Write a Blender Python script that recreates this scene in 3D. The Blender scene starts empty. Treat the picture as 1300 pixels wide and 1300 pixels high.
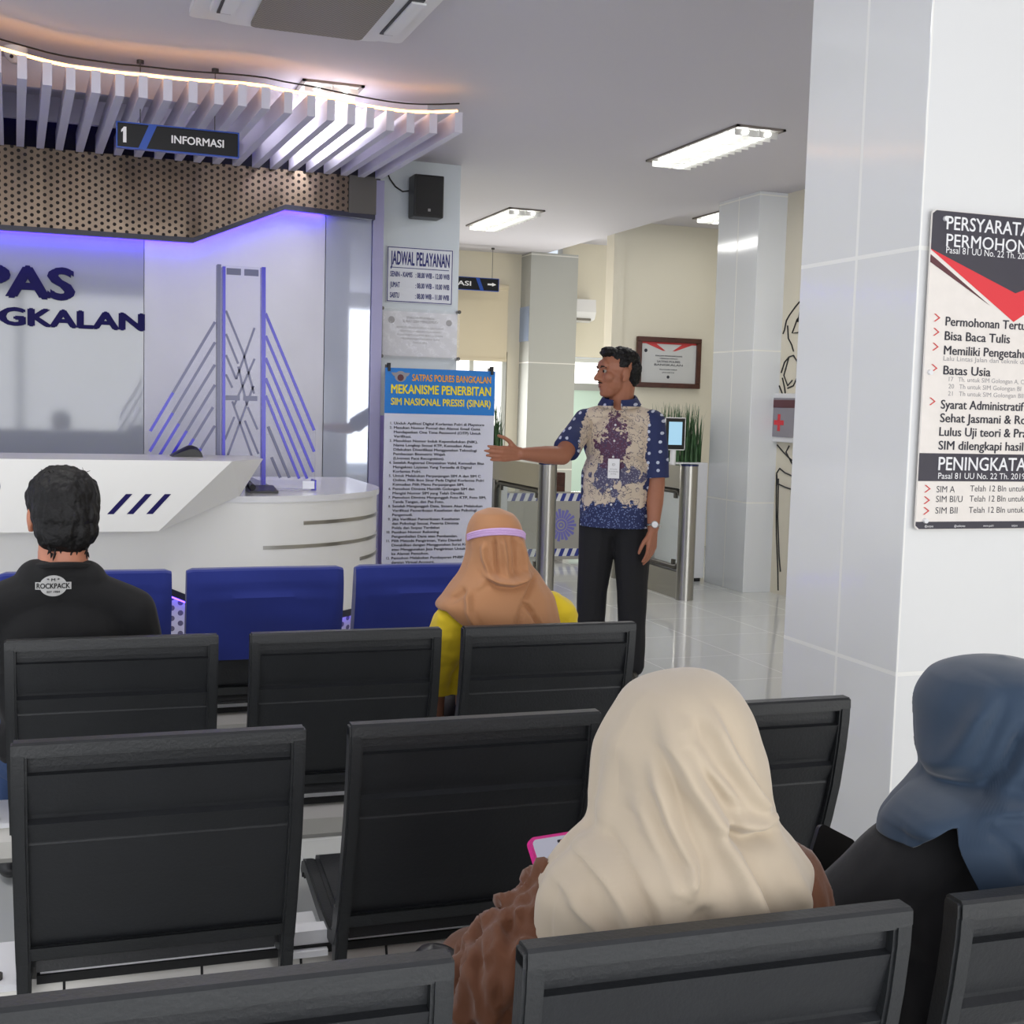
import bpy, bmesh, math, random
from mathutils import Vector, Matrix
from math import sin, cos, pi, radians, exp, hypot, atan2, sqrt

random.seed(7)
SC = bpy.context.scene
COL = SC.collection

# ---------------------------------------------------------------- camera
cam_d = bpy.data.cameras.new('camera')
cam = bpy.data.objects.new('camera', cam_d)
COL.objects.link(cam)
cam_d.sensor_width = 36.0
cam_d.lens = 1585.0 / 1300.0 * 36.0
cam_d.clip_start = 0.02
yaw, pit, rol = 0.3481, 0.08612, -0.02771
fw = Vector((sin(yaw) * cos(pit), cos(yaw) * cos(pit), -sin(pit)))
rt = Vector((cos(yaw), -sin(yaw), 0))
dn = fw.cross(rt)
rt2 = cos(rol) * rt + sin(rol) * dn
dn2 = -sin(rol) * rt + cos(rol) * dn
m = Matrix((rt2, -dn2, -fw)).transposed().to_4x4()
m.translation = (0, 0, 1.42)
cam.matrix_world = m
SC.camera = cam

# ---------------------------------------------------------------- light
SC.view_settings.view_transform = 'Standard'
SC.view_settings.look = 'None'
SC.view_settings.gamma = 1
SC.view_settings.exposure = 0.07
world = bpy.data.worlds.new('world')
SC.world = world
world.use_nodes = True
bg = world.node_tree.nodes['Background']
bg.inputs[0].default_value = (0.80, 0.88, 1.0, 1)
bg.inputs[1].default_value = 1.0

def area(name, loc, direction, sx, sy, power, col=(1, 1, 1)):
    d = bpy.data.lights.new(name, 'AREA')
    d.shape = 'RECTANGLE'; d.size = sx; d.size_y = sy; d.energy = power; d.color = col
    o = bpy.data.objects.new(name, d); COL.objects.link(o)
    o.location = loc
    o.rotation_euler = Vector(direction).to_track_quat('-Z', 'Y').to_euler()
    return o
# daylight through the shopfront behind the camera and the windows at the far end
area('daylight_rear', (0.8, -3.35, 1.65), (0, 1, -0.04), 8.6, 2.5, 250, (1.0, 0.99, 0.98))
area('west_fill', (-4.8, 1.3, 1.6), (1, 0.05, 0.05), 9.0, 2.4, 62, (1.0, 0.99, 0.98))  # fill lamp added on the left side to even out the room light
area('daylight_far', (4.03, 13.27, 1.33), (0, -1, -0.05), 1.25, 1.1, 36, (1.0, 0.98, 0.94))
area('daylight_far', (5.95, 13.27, 1.30), (0, -1, -0.05), 1.15, 1.2, 36, (1.0, 0.98, 0.94))

# ---------------------------------------------------------------- helpers
def lin(r, g, b):
    f = lambda c: (c / 255 / 12.92) if c <= 10 else ((c / 255 + 0.055) / 1.055) ** 2.4
    return (f(r), f(g), f(b), 1)

def tag(o, label, cat, group=None, kind=None):
    o['label'] = label
    if cat: o['category'] = cat
    if group: o['group'] = group
    if kind: o['kind'] = kind
    return o

def thing(name, label, cat, loc=(0, 0, 0), group=None):
    o = bpy.data.objects.new(name, None)
    COL.objects.link(o)
    o.empty_display_size = 0.1
    o.location = loc
    return tag(o, label, cat, group)

def root_loc(o):
    v = Vector((0, 0, 0))
    while o is not None:
        v += Vector(o.location); o = o.parent
    return v

def finish(o, mat, parent, smooth):
    if mat is not None:
        for mm in (mat if isinstance(mat, (list, tuple)) else [mat]): o.data.materials.append(mm)
    if smooth:
        for p in o.data.polygons: p.use_smooth = True
        if smooth != 'all':
            try: o.data.set_sharp_from_angle(angle=radians(38))
            except Exception: pass
    if parent is not None:
        v = root_loc(parent)
        o.data.transform(Matrix.Translation(-v))
        o.parent = parent
    return o

def obj(name, bm, mat, parent=None, smooth=False):
    """links a bmesh in world coordinates as ONE mesh object (child of parent)"""
    me = bpy.data.meshes.new(name)
    bm.normal_update()
    bm.to_mesh(me); bm.free()
    o = bpy.data.objects.new(name, me); COL.objects.link(o)
    return finish(o, mat, parent, smooth)

def obj_me(name, me, mat, parent=None, smooth='all'):
    me.materials.clear()
    o = bpy.data.objects.new(name, me); COL.objects.link(o)
    return finish(o, mat, parent, smooth)

def struct(name, bm, mat, label=None):
    o = obj(name, bm, mat)
    o['kind'] = 'structure'
    if label: o['label'] = label
    return o

def NB(): return bmesh.new()

def box(bm, x0, x1, y0, y1, z0, z1, mi=0, bev=0):
    vs = [bm.verts.new((x, y, z)) for x in (x0, x1) for y in (y0, y1) for z in (z0, z1)]
    idx = [(0, 1, 3, 2), (4, 6, 7, 5), (0, 4, 5, 1), (2, 3, 7, 6), (0, 2, 6, 4), (1, 5, 7, 3)]
    fs = []
    for i in idx:
        f = bm.faces.new([vs[k] for k in i]); f.material_index = mi; fs.append(f)
    if bev:
        es = list({e for f in fs for e in f.edges})
        bmesh.ops.bevel(bm, geom=es, offset=bev, segments=2, affect='EDGES', profile=0.6)
    return vs

def prism(bm, pts, a, b, axis='y', mi=0):
    """extrudes a 2-D outline between a and b along an axis; outline is in the other two coordinates"""
    def P(u, v, w):
        return {'y': (u, w, v), 'x': (w, u, v), 'z': (u, v, w)}[axis]
    A = [bm.verts.new(P(u, v, a)) for u, v in pts]
    B = [bm.verts.new(P(u, v, b)) for u, v in pts]
    n = len(pts)
    fs = [bm.faces.new(A), bm.faces.new(B[::-1])]
    for i in range(n):
        fs.append(bm.faces.new((A[i], B[i], B[(i + 1) % n], A[(i + 1) % n])))
    for f in fs: f.material_index = mi
    bmesh.ops.recalc_face_normals(bm, faces=fs)
    return fs

def rrect(x0, x1, y0, y1, r, n=6):
    pts = []
    for cx, cy, a0 in ((x1 - r, y1 - r, 0), (x0 + r, y1 - r, 90), (x0 + r, y0 + r, 180), (x1 - r, y0 + r, 270)):
        for k in range(n + 1):
            a = radians(a0 + 90 * k / n)
            pts.append((cx + r * cos(a), cy + r * sin(a)))
    return pts

def tube(bm, pts, r, seg=10, closed=False, mi=0, cap=True):
    pts = [Vector(p) for p in pts]
    n = len(pts)
    rad = r if isinstance(r, (list, tuple)) else [r] * n
    rings = []
    prev = None
    for i, p in enumerate(pts):
        a = pts[(i - 1) % n] if (closed or i > 0) else p
        b = pts[(i + 1) % n] if (closed or i < n - 1) else p
        t = (b - a).normalized()
        if prev is None:
            u = t.orthogonal().normalized()
        else:
            u = (prev - t * prev.dot(t))
            u = u.normalized() if u.length > 1e-6 else t.orthogonal().normalized()
        prev = u
        w = t.cross(u)
        rings.append([bm.verts.new(p + rad[i] * (cos(2 * pi * k / seg) * u + sin(2 * pi * k / seg) * w)) for k in range(seg)])
    m_ = n if closed else n - 1
    for i in range(m_):
        A, B = rings[i], rings[(i + 1) % n]
        for k in range(seg):
            f = bm.faces.new((A[k], A[(k + 1) % seg], B[(k + 1) % seg], B[k])); f.material_index = mi
    if cap and not closed:
        bm.faces.new(rings[0][::-1]).material_index = mi
        bm.faces.new(rings[-1]).material_index = mi

def cyl(bm, x, y, z0, z1, r, seg=24, mi=0):
    tube(bm, [(x, y, z0), (x, y, z1)], r, seg, mi=mi)

def lathe(bm, x, y, prof, seg=32):
    rings = [[bm.verts.new((x + r * cos(2 * pi * k / seg), y + r * sin(2 * pi * k / seg), z)) for k in range(seg)] for r, z in prof]
    for A, B in zip(rings[:-1], rings[1:]):
        for k in range(seg):
            bm.faces.new((A[k], A[(k + 1) % seg], B[(k + 1) % seg], B[k]))
    bm.faces.new(rings[0][::-1]); bm.faces.new(rings[-1])

def quad(bm, a, b, c, d, mi=0):
    f = bm.faces.new([bm.verts.new(p) for p in (a, b, c, d)]); f.material_index = mi
    return f

# text: every line is laid out in a plane (origin O, right U, up V, normal N) and joined into one mesh
_txt_cache = {}
def _glyphs(s, bold, sp=1.0):
    k = (s, bold, sp)
    if k not in _txt_cache:
        cu = bpy.data.curves.new('t', 'FONT')
        cu.body = s; cu.size = 1.0; cu.resolution_u = 3; cu.fill_mode = 'FRONT'
        cu.space_character = sp
        ob = bpy.data.objects.new('t', cu); COL.objects.link(ob)
        bpy.context.view_layer.update()
        me = bpy.data.meshes.new_from_object(ob.evaluated_get(bpy.context.evaluated_depsgraph_get()))
        vs = [v.co.copy() for v in me.vertices]; fs = [tuple(p.vertices) for p in me.polygons]
        bpy.data.objects.remove(ob); bpy.data.curves.remove(cu); bpy.data.meshes.remove(me)
        if bold:                                   # heavier strokes: the outline doubled a stroke's width apart
            v0, f0 = vs, fs; vs, fs = [], []
            for q, (dx, dy) in enumerate(((-bold, 0), (bold, 0), (0, bold * .7), (0, -bold * .7))):
                n = len(vs); vs += [p + Vector((dx, dy, q)) for p in v0]; fs += [tuple(i + n for i in f) for f in f0]
        _txt_cache[k] = (vs, fs)
    return _txt_cache[k]

def text(bm, s, O, U, V, u, v, h, w=None, bold=0.0, align='l', depth=0.0, mi=0, wmax=None, sp=1.0):
    """capital height h, baseline at (u, v); w stretches to a width"""
    vs, fs = _glyphs(s, bold, sp)
    if not vs: return 0
    x0 = min(p.x for p in vs); x1 = max(p.x for p in vs)
    sy = h / 0.70
    sx = sy if w is None else w / (x1 - x0)
    if wmax and (x1 - x0) * sx > wmax: sx = wmax / (x1 - x0)
    W = (x1 - x0) * sx
    u0 = u - (W / 2 if align == 'c' else W if align == 'r' else 0)
    O, U, V = Vector(O), Vector(U), Vector(V)
    N = U.cross(V)
    top = [bm.verts.new(O + U * (u0 + (p.x - x0) * sx) + V * (v + p.y * sy) + N * (depth + .0005 * p.z)) for p in vs]
    made = []
    for f in fs:
        try:
            ff = bm.faces.new([top[i] for i in f]); ff.material_index = mi; made.append(ff)
        except ValueError: pass
    if depth > 0.004:
        be = [e for f in made for e in f.edges if len(e.link_faces) == 1]
        r = bmesh.ops.extrude_edge_only(bm, edges=list(set(be)))
        nv = [g for g in r['geom'] if isinstance(g, bmesh.types.BMVert)]
        for q in nv: q.co -= N * depth
        for g in r['geom']:
            if isinstance(g, bmesh.types.BMFace): g.material_index = mi
    return W

def poly2(bm, pts, O, U, V, n=0.0, mi=0):
    O, U, V = Vector(O), Vector(U), Vector(V); N = U.cross(V)
    f = bm.faces.new([bm.verts.new(O + U * a + V * b + N * n) for a, b in pts]); f.material_index = mi
    f.normal_update()
    if f.normal.dot(N) < 0: f.normal_flip()
    return f

def disc(bm, cu_, cv_, r, O, U, V, n=0.0, mi=0, seg=28, ry=None):
    poly2(bm, [(cu_ + r * cos(2 * pi * k / seg), cv_ + (ry or r) * sin(2 * pi * k / seg)) for k in range(seg)], O, U, V, n, mi)

# ---------------------------------------------------------------- materials
def mat_new(name):
    m_ = bpy.data.materials.new(name); m_.use_nodes = True
    nt = m_.node_tree
    return m_, nt, nt.nodes['Principled BSDF']

def L(nt, a, b): nt.links.new(a, b)

def pbr(name, col, rough=0.5, metal=0.0, bump=None, var=None, spec=0.5, emit=None, es=0.0, trans=0.0, sheen=0.0, coat=0.0, ior=None, sss=0.0):
    """bump=(scale, strength, detail); var=(scale, amount): gentle tone variation of the material itself"""
    m_, nt, b = mat_new(name)
    b.inputs['Base Color'].default_value = col
    b.inputs['Roughness'].default_value = rough
    b.inputs['Metallic'].default_value = metal
    b.inputs['Specular IOR Level'].default_value = spec
    b.inputs['Transmission Weight'].default_value = trans
    b.inputs['Sheen Weight'].default_value = sheen
    b.inputs['Coat Weight'].default_value = coat
    if coat: b.inputs['Coat Roughness'].default_value = 0.05
    if sss:
        b.inputs['Subsurface Weight'].default_value = sss
        b.inputs['Subsurface Radius'].default_value = (0.012, 0.005, 0.003)
    if ior: b.inputs['IOR'].default_value = ior
    if emit:
        b.inputs['Emission Color'].default_value = emit
        b.inputs['Emission Strength'].default_value = es
    tc = nt.nodes.new('ShaderNodeTexCoord')
    if var:
        n = nt.nodes.new('ShaderNodeTexNoise'); n.inputs['Scale'].default_value = var[0]; n.inputs['Detail'].default_value = 4
        L(nt, tc.outputs['Object'], n.inputs['Vector'])
        mr = nt.nodes.new('ShaderNodeMapRange')
        mr.inputs['From Min'].default_value = 0.3; mr.inputs['From Max'].default_value = 0.7
        mr.inputs['To Min'].default_value = 1 - var[1]; mr.inputs['To Max'].default_value = 1 + var[1]
        L(nt, n.outputs['Fac'], mr.inputs['Value'])
        mx = nt.nodes.new('ShaderNodeVectorMath'); mx.operation = 'SCALE'
        mx.inputs[0].default_value = col[:3]
        L(nt, mr.outputs['Result'], mx.inputs['Scale']); L(nt, mx.outputs['Vector'], b.inputs['Base Color'])
    if bump:
        n2 = nt.nodes.new('ShaderNodeTexNoise'); n2.inputs['Scale'].default_value = bump[0]
        n2.inputs['Detail'].default_value = bump[2] if len(bump) > 2 else 3
        L(nt, tc.outputs['Object'], n2.inputs['Vector'])
        bp = nt.nodes.new('ShaderNodeBump'); bp.inputs['Strength'].default_value = bump[1]; bp.inputs['Distance'].default_value = 0.004
        L(nt, n2.outputs['Fac'], bp.inputs['Height']); L(nt, bp.outputs['Normal'], b.inputs['Normal'])
    return m_

def math_(nt, op, a, b=None, c=None):
    n = nt.nodes.new('ShaderNodeMath'); n.operation = op
    for i, v in enumerate((a, b, c)):
        if v is None: continue
        if isinstance(v, (int, float)): n.inputs[i].default_value = v
        else: L(nt, v, n.inputs[i])
    return n.outputs[0]

def mixc(nt, fac, a, b):
    n = nt.nodes.new('ShaderNodeMix'); n.data_type = 'RGBA'
    for s, v in ((n.inputs[0], fac), (n.inputs[6], a), (n.inputs[7], b)):
        if isinstance(v, (tuple, list, float, int)): s.default_value = v
        else: L(nt, v, s)
    return n.outputs[2]

def tile_mat(name, col, grout, org, step, wid=0.004, rough=0.1, tone=0.015, spec=0.5):
    """glossy tiles: joints every step[i] from org[i] on each axis (0 = none), skipped on faces square to that axis"""
    m_, nt, b = mat_new(name)
    g = nt.nodes.new('ShaderNodeNewGeometry')
    sp = nt.nodes.new('ShaderNodeSeparateXYZ'); L(nt, g.outputs['Position'], sp.inputs[0])
    sn = nt.nodes.new('ShaderNodeSeparateXYZ'); L(nt, g.outputs['Normal'], sn.inputs[0])
    tot = None
    for i in range(3):
        if not step[i]: continue
        t = math_(nt, 'SUBTRACT', sp.outputs[i], org[i])
        t = math_(nt, 'DIVIDE', t, step[i])
        t = math_(nt, 'ADD', t, 0.5)
        t = math_(nt, 'FRACT', t)
        t = math_(nt, 'SUBTRACT', t, 0.5)
        t = math_(nt, 'ABSOLUTE', t)
        t = math_(nt, 'LESS_THAN', t, wid / step[i])
        nn = math_(nt, 'ABSOLUTE', sn.outputs[i])
        nn = math_(nt, 'LESS_THAN', nn, 0.5)
        t = math_(nt, 'MULTIPLY', t, nn)
        tot = t if tot is None else math_(nt, 'MAXIMUM', tot, t)
    nz = nt.nodes.new('ShaderNodeTexNoise'); nz.inputs['Scale'].default_value = 1.3; nz.inputs['Detail'].default_value = 5
    L(nt, g.outputs['Position'], nz.inputs['Vector'])
    dark = tuple(c * (1 - 2 * tone) for c in col[:3]) + (1,)
    base = mixc(nt, nz.outputs['Fac'], dark, col)
    L(nt, mixc(nt, tot, base, grout), b.inputs['Base Color'])
    r = math_(nt, 'MULTIPLY_ADD', tot, 0.4, rough)
    L(nt, r, b.inputs['Roughness'])
    b.inputs['Specular IOR Level'].default_value = spec
    bp = nt.nodes.new('ShaderNodeBump'); bp.inputs['Strength'].default_value = 0.35; bp.inputs['Distance'].default_value = 0.002; bp.invert = True
    L(nt, tot, bp.inputs['Height']); L(nt, bp.outputs['Normal'], b.inputs['Normal'])
    return m_

M = {}
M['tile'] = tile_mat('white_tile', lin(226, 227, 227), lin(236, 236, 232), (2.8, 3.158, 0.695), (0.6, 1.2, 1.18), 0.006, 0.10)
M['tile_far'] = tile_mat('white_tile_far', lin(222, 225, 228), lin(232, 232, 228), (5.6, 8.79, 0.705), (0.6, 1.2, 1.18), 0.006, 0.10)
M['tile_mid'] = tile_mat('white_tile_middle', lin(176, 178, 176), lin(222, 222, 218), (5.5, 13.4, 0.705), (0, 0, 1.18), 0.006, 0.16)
M['col_white'] = pbr('painted_column', lin(214, 222, 228), 0.22, var=(0.8, 0.02))
M['floor'] = tile_mat('floor_tile', lin(206, 208, 205), lin(199, 201, 198), (0.1, 0.3, 0), (0.6, 0.6, 0), 0.0025, 0.06, 0.02)
M['ceil'] = pbr('ceiling_paint', lin(208, 205, 212), 0.8, var=(0.5, 0.015))
M['cream'] = pbr('cream_wall', lin(226, 219, 200), 0.7, var=(0.6, 0.02))
M['wall'] = pbr('white_wall', lin(220, 220, 220), 0.6)
M['dark'] = pbr('recess_dark', lin(34, 33, 36), 0.8)  # charcoal wall colour stands in for the dark recess above the fascia
M['glass_white'] = pbr('white_lacquered_glass', lin(160, 165, 170), 0.07, coat=0.6)
M['pearl'] = pbr('pearl_panel', lin(186, 186, 194), 0.33, 0.25, bump=(3.5, 0.12, 6), var=(2.2, 0.05))
M['glass_gloss'] = pbr('glossy_glass_panel', lin(180, 186, 200), 0.03, 0.35, coat=1.0)
M['trim_dark'] = pbr('dark_blue_trim', lin(24, 26, 52), 0.35)
M['steel'] = pbr('brushed_steel', lin(168, 166, 160), 0.28, 1.0, bump=(60, 0.06))
M['steel_d'] = pbr('dark_steel', lin(92, 90, 88), 0.35, 1.0)
M['alu'] = pbr('beam_metal', lin(186, 184, 178), 0.38, 0.65, var=(3, 0.03))
M['white_m'] = pbr('white_steel', lin(228, 228, 230), 0.3)
M['black_pu'] = pbr('black_moulded_seat', lin(29, 31, 33), 0.45, bump=(160, 0.15), var=(7, 0.12))
M['black_pu_d'] = pbr('black_moulded_panel', lin(25, 27, 30), 0.48, bump=(160, 0.18), var=(6, 0.14))
M['black'] = pbr('black_plastic', lin(20, 20, 22), 0.42)
M['rubber'] = pbr('black_rubber', lin(12, 12, 13), 0.7)
M['blue_cloth'] = pbr('blue_cover_cloth', lin(15, 36, 122), 0.85, bump=(9, 0.35, 3), sheen=0.25, var=(4, 0.06))
M['desk'] = pbr('white_desk', lin(232, 231, 227), 0.25)
M['desk_top'] = pbr('white_desk_top', lin(228, 228, 230), 0.12)
M['navy'] = pbr('navy_letter', lin(24, 18, 84), 0.6, spec=0.2)
M['fin'] = pbr('white_fin', lin(212, 209, 224), 0.5)
M['led_orange'] = pbr('orange_led', (0, 0, 0, 1), 0.5, emit=(1.0, 0.46, 0.13, 1), es=7)
M['led_blue'] = pbr('violet_blue_led', (0, 0, 0, 1), 0.5, emit=(0.06, 0.022, 1.0, 1), es=38)
M['led_base'] = pbr('violet_blue_base_led', (0, 0, 0, 1), 0.5, emit=(0.10, 0.04, 1.0, 1), es=9)
M['tube_light'] = pbr('fluorescent_tube', (1, 1, 1, 1), 0.5, emit=(1, 1, 0.97, 1), es=5)
M['lamp_refl'] = pbr('lamp_reflector', lin(235, 235, 232), 0.3, 0.5)
M['sign_black'] = pbr('sign_black', lin(12, 13, 18), 0.35, spec=0.3)
M['sign_blue'] = pbr('sign_blue', lin(22, 72, 168), 0.3)
M['txt_white'] = pbr('white_print', lin(238, 238, 240), 0.5)
M['txt_dark'] = pbr('dark_print', lin(46, 46, 58), 0.6)
M['txt_navy'] = pbr('navy_print', lin(40, 44, 120), 0.5)
M['txt_grey'] = pbr('grey_print', lin(150, 148, 150), 0.6)
M['paper'] = pbr('white_print_board', lin(226, 229, 236), 0.35)
M['vinyl'] = pbr('vinyl_banner', lin(214, 216, 230), 0.4)
M['banner_blue'] = pbr('banner_blue', lin(14, 122, 206), 0.4)
M['banner_lilac'] = pbr('lilac_banner', lin(188, 172, 236), 0.45)
M['yellow'] = pbr('yellow_print', lin(246, 226, 40), 0.5)
M['orange'] = pbr('orange_print', lin(240, 168, 36), 0.5)
M['red'] = pbr('red_print', lin(205, 62, 62), 0.5)
M['red_bright'] = pbr('red_bright_print', lin(222, 52, 62), 0.5)
M['maroon'] = pbr('maroon_print', lin(92, 48, 56), 0.5)
M['charcoal'] = pbr('charcoal_print', lin(58, 56, 68), 0.35)
M['wood'] = pbr('dark_red_wood', lin(76, 38, 24), 0.35, var=(20, 0.25))
M['green'] = pbr('leaf_green', lin(62, 96, 58), 0.5, var=(14, 0.3))
M['clear'] = pbr('clear_plastic', (0.95, 0.96, 0.97, 1), 0.06, spec=1.0, bump=(9, 0.6, 2))
M['clear'].node_tree.nodes['Principled BSDF'].inputs['Alpha'].default_value = 0.22
M['gate_glass'] = pbr('gate_glass', (0.86, 0.91, 0.90, 1), 0.02, trans=0.93, ior=1.2)
M['acrylic'] = pbr('clear_acrylic', (0.93, 0.93, 0.98, 1), 0.02, trans=0.97, ior=1.06)
M['acr_blue'] = pbr('blue_lit_acrylic_edge', lin(30, 22, 165), 0.2, emit=(0.06, 0.03, 0.9, 1), es=0.12)
M['acr_grey'] = pbr('grey_acrylic_edge', lin(84, 86, 124), 0.22)
M['acr_white'] = pbr('white_acrylic_glint', lin(238, 240, 250), 0.1)
M['skin_m'] = pbr('skin_man', lin(164, 107, 81), 0.5, var=(8, 0.06), sss=0.08)
M['skin_m2'] = pbr('skin_seated_man', lin(188, 124, 96), 0.5, var=(8, 0.06), sss=0.08)
M['skin_w'] = pbr('skin_woman', lin(176, 122, 98), 0.5, var=(8, 0.05), sss=0.08)
M['hair'] = pbr('black_hair', lin(16, 15, 16), 0.55, spec=0.3, bump=(90, 0.9, 4), var=(40, 0.3))
M['eye'] = pbr('eye_white_shaded', lin(160, 150, 142), 0.3)  # white darkened so the colour carries the shade over the eyes
M['iris'] = pbr('eye_dark', lin(30, 20, 16), 0.15)
M['lips'] = pbr('lips', lin(128, 70, 62), 0.45)
M['tshirt'] = pbr('black_tshirt', lin(11, 11, 13), 0.9, bump=(8, 0.25, 3), sheen=0.04)
M['blackcloth'] = pbr('black_knit', lin(20, 20, 23), 0.95, bump=(30, 0.3, 3), sheen=0.2)
M['trouser'] = pbr('black_trousers', lin(22, 22, 26), 0.85, bump=(7, 0.25, 3))
M['jeans'] = pbr('blue_jeans', lin(44, 66, 104), 0.9, bump=(200, 0.2))
M['brown_sh'] = pbr('brown_blouse', lin(92, 49, 17), 0.75, bump=(18, 0.6, 5), sheen=0.2, var=(9, 0.12))
M['yellow_sh'] = pbr('mustard_blouse', lin(206, 178, 14), 0.8, bump=(14, 0.4, 4), sheen=0.2)
M['skirt'] = pbr('dark_skirt', lin(40, 36, 40), 0.9)
M['cream_h'] = pbr('cream_headscarf', lin(180, 166, 145), 0.9, bump=(26, 0.10, 2), sheen=0.3)
M['brown_h'] = pbr('brown_headscarf', lin(166, 116, 76), 0.7, bump=(20, 0.12, 2), sheen=0.2)
M['blue_h'] = pbr('blue_headscarf', lin(26, 48, 70), 0.75, bump=(20, 0.10, 2), sheen=0.25)
M['lilac'] = pbr('lilac_mask_strap', lin(200, 166, 212), 0.8, bump=(120, 0.4))
M['pink'] = pbr('pink_phone_case', lin(232, 52, 150), 0.35)
M['screen'] = pbr('phone_screen', lin(60, 60, 70), 0.1, emit=lin(196, 196, 212), es=0.55)
M['screen_b'] = pbr('terminal_screen', lin(30, 40, 50), 0.1, emit=lin(170, 215, 240), es=0.9)
M['daylight'] = pbr('bright_window_pane', lin(240, 242, 240), 0.1, emit=(1, 1, 0.97, 1), es=1.1)
M['green_glass'] = pbr('greenish_glass', lin(176, 196, 186), 0.1, emit=lin(170, 195, 182), es=0.18)
M['watch'] = pbr('watch_steel', lin(196, 196, 190), 0.22, 1.0)

# perforated bronze sheet: staggered round holes
def perforated(name, metal_col, hole_col, ox, oz, dx, dz, r, rough, metal):
    m_, nt, b = mat_new(name)
    g = nt.nodes.new('ShaderNodeNewGeometry')
    s = nt.nodes.new('ShaderNodeSeparateXYZ'); L(nt, g.outputs['Position'], s.inputs[0])
    def lattice(ax, az):
        u = math_(nt, 'DIVIDE', math_(nt, 'SUBTRACT', s.outputs[0], ax), 2 * dx)
        u = math_(nt, 'MULTIPLY', math_(nt, 'SUBTRACT', math_(nt, 'FRACT', u), 0.5), 2 * dx)
        v = math_(nt, 'DIVIDE', math_(nt, 'SUBTRACT', s.outputs[2], az), dz)
        v = math_(nt, 'MULTIPLY', math_(nt, 'SUBTRACT', math_(nt, 'FRACT', v), 0.5), dz)
        d = math_(nt, 'ADD', math_(nt, 'MULTIPLY', u, u), math_(nt, 'MULTIPLY', v, v))
        return math_(nt, 'LESS_THAN', d, r * r)
    h = math_(nt, 'MAXIMUM', lattice(ox, oz), lattice(ox + dx, oz + dz / 2))
    L(nt, mixc(nt, h, metal_col, hole_col), b.inputs['Base Color'])
    L(nt, math_(nt, 'MULTIPLY', math_(nt, 'SUBTRACT', 1.0, h), metal), b.inputs['Metallic'])
    L(nt, math_(nt, 'MULTIPLY_ADD', h, 0.5, rough), b.inputs['Roughness'])
    n = nt.nodes.new('ShaderNodeTexNoise'); n.inputs['Scale'].default_value = 2.2; n.inputs['Detail'].default_value = 1
    mp = nt.nodes.new('ShaderNodeMapping'); mp.inputs['Scale'].default_value = (1.6, 1, 0.25)
    L(nt, g.outputs['Position'], mp.inputs['Vector']); L(nt, mp.outputs['Vector'], n.inputs['Vector'])
    bp = nt.nodes.new('ShaderNodeBump'); bp.inputs['Strength'].default_value = 0.9; bp.inputs['Distance'].default_value = 0.06
    L(nt, n.outputs['Fac'], bp.inputs['Height']); L(nt, bp.outputs['Normal'], b.inputs['Normal'])
    return m_
M['perf'] = perforated('perforated_bronze', lin(122, 108, 95), lin(32, 25, 22), -0.30, 2.38, 0.036, 0.041, 0.0105, 0.28, 0.92)
M['perf_kick'] = perforated('perforated_white_kick', lin(196, 194, 206), lin(96, 92, 110), 0.5, 0.0, 0.04, 0.05, 0.013, 0.4, 0.1)
# ================================================================ SETTING
CH = 3.09
bm = NB(); box(bm, -4.6, 7.2, -3.6, 13.5, -0.08, 0.0); struct('floor', bm, M['floor'])
bm = NB(); box(bm, -4.6, 5.05, -3.6, 13.5, CH, CH + 0.1); box(bm, 5.05, 7.2, -3.6, 9.11, CH, CH + 0.1)
struct('ceiling', bm, M['ceil'])
bm = NB(); box(bm, 5.05, 7.2, 9.11, 13.5, 3.26, 3.36); struct('trim_1', bm, M['ceil'], 'raised ceiling beyond the far tiled pillar')
# behind the counter
bm = NB(); box(bm, -4.6, 2.0, 8.25, 8.4, 0, CH); struct('wall_reception', bm, M['dark'])
bm = NB(); box(bm, -4.6, 0.491, 8.195, 8.25, 0, 2.7); struct('wall_glass_left', bm, M['glass_white'], 'white lacquered glass wall panel behind the counter')
bm = NB(); box(bm, 0.495, 1.628, 8.20, 8.25, 0, 2.75); struct('wall_pearl', bm, M['pearl'], 'pearl white wall panel behind the bridge model')
bm = NB(); box(bm, 1.632, 1.935, 8.195, 8.25, 0, 2.75); struct('wall_glass_right', bm, M['glass_gloss'], 'glossy reflecting wall panel beside the column')
bm = NB(); box(bm, 1.938, 2.01, 8.17, 8.4, 0, 2.86); struct('trim_2', bm, pbr('lilac_edge_trim', lin(150, 148, 180), 0.3, 0.3), 'narrow lilac edge trim at the end of the reception wall')
bm = NB(); box(bm, 2.085, 2.668, 8.6, 9.18, 0, CH, bev=0.004); struct('pillar_speaker', bm, M['col_white'])
bm = NB(); box(bm, 2.2, 2.83, 2.872, 3.452, 0, CH, bev=0.003); struct('pillar_near', bm, M['tile'])
bm = NB(); box(bm, 5.015, 5.7, 8.483, 9.11, 0, CH, bev=0.003); struct('pillar_far', bm, M['tile_far'])
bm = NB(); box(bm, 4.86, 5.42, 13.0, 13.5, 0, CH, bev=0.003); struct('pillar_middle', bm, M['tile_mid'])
bm = NB(); box(bm, 5.262, 5.45, -3.6, 8.484, 0, CH); struct('wall_right', bm, M['cream'])
bm = NB(); box(bm, 5.176, 7.2, 11.5, 11.66, 0, 3.3); box(bm, 5.17, 5.288, 11.485, 11.67, 0, 3.26); struct('wall_certificate', bm, M['cream'])
bm = NB(); box(bm, 6.9, 7.05, 9.1, 11.5, 0, 3.3); struct('wall_side', bm, M['cream'])
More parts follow.
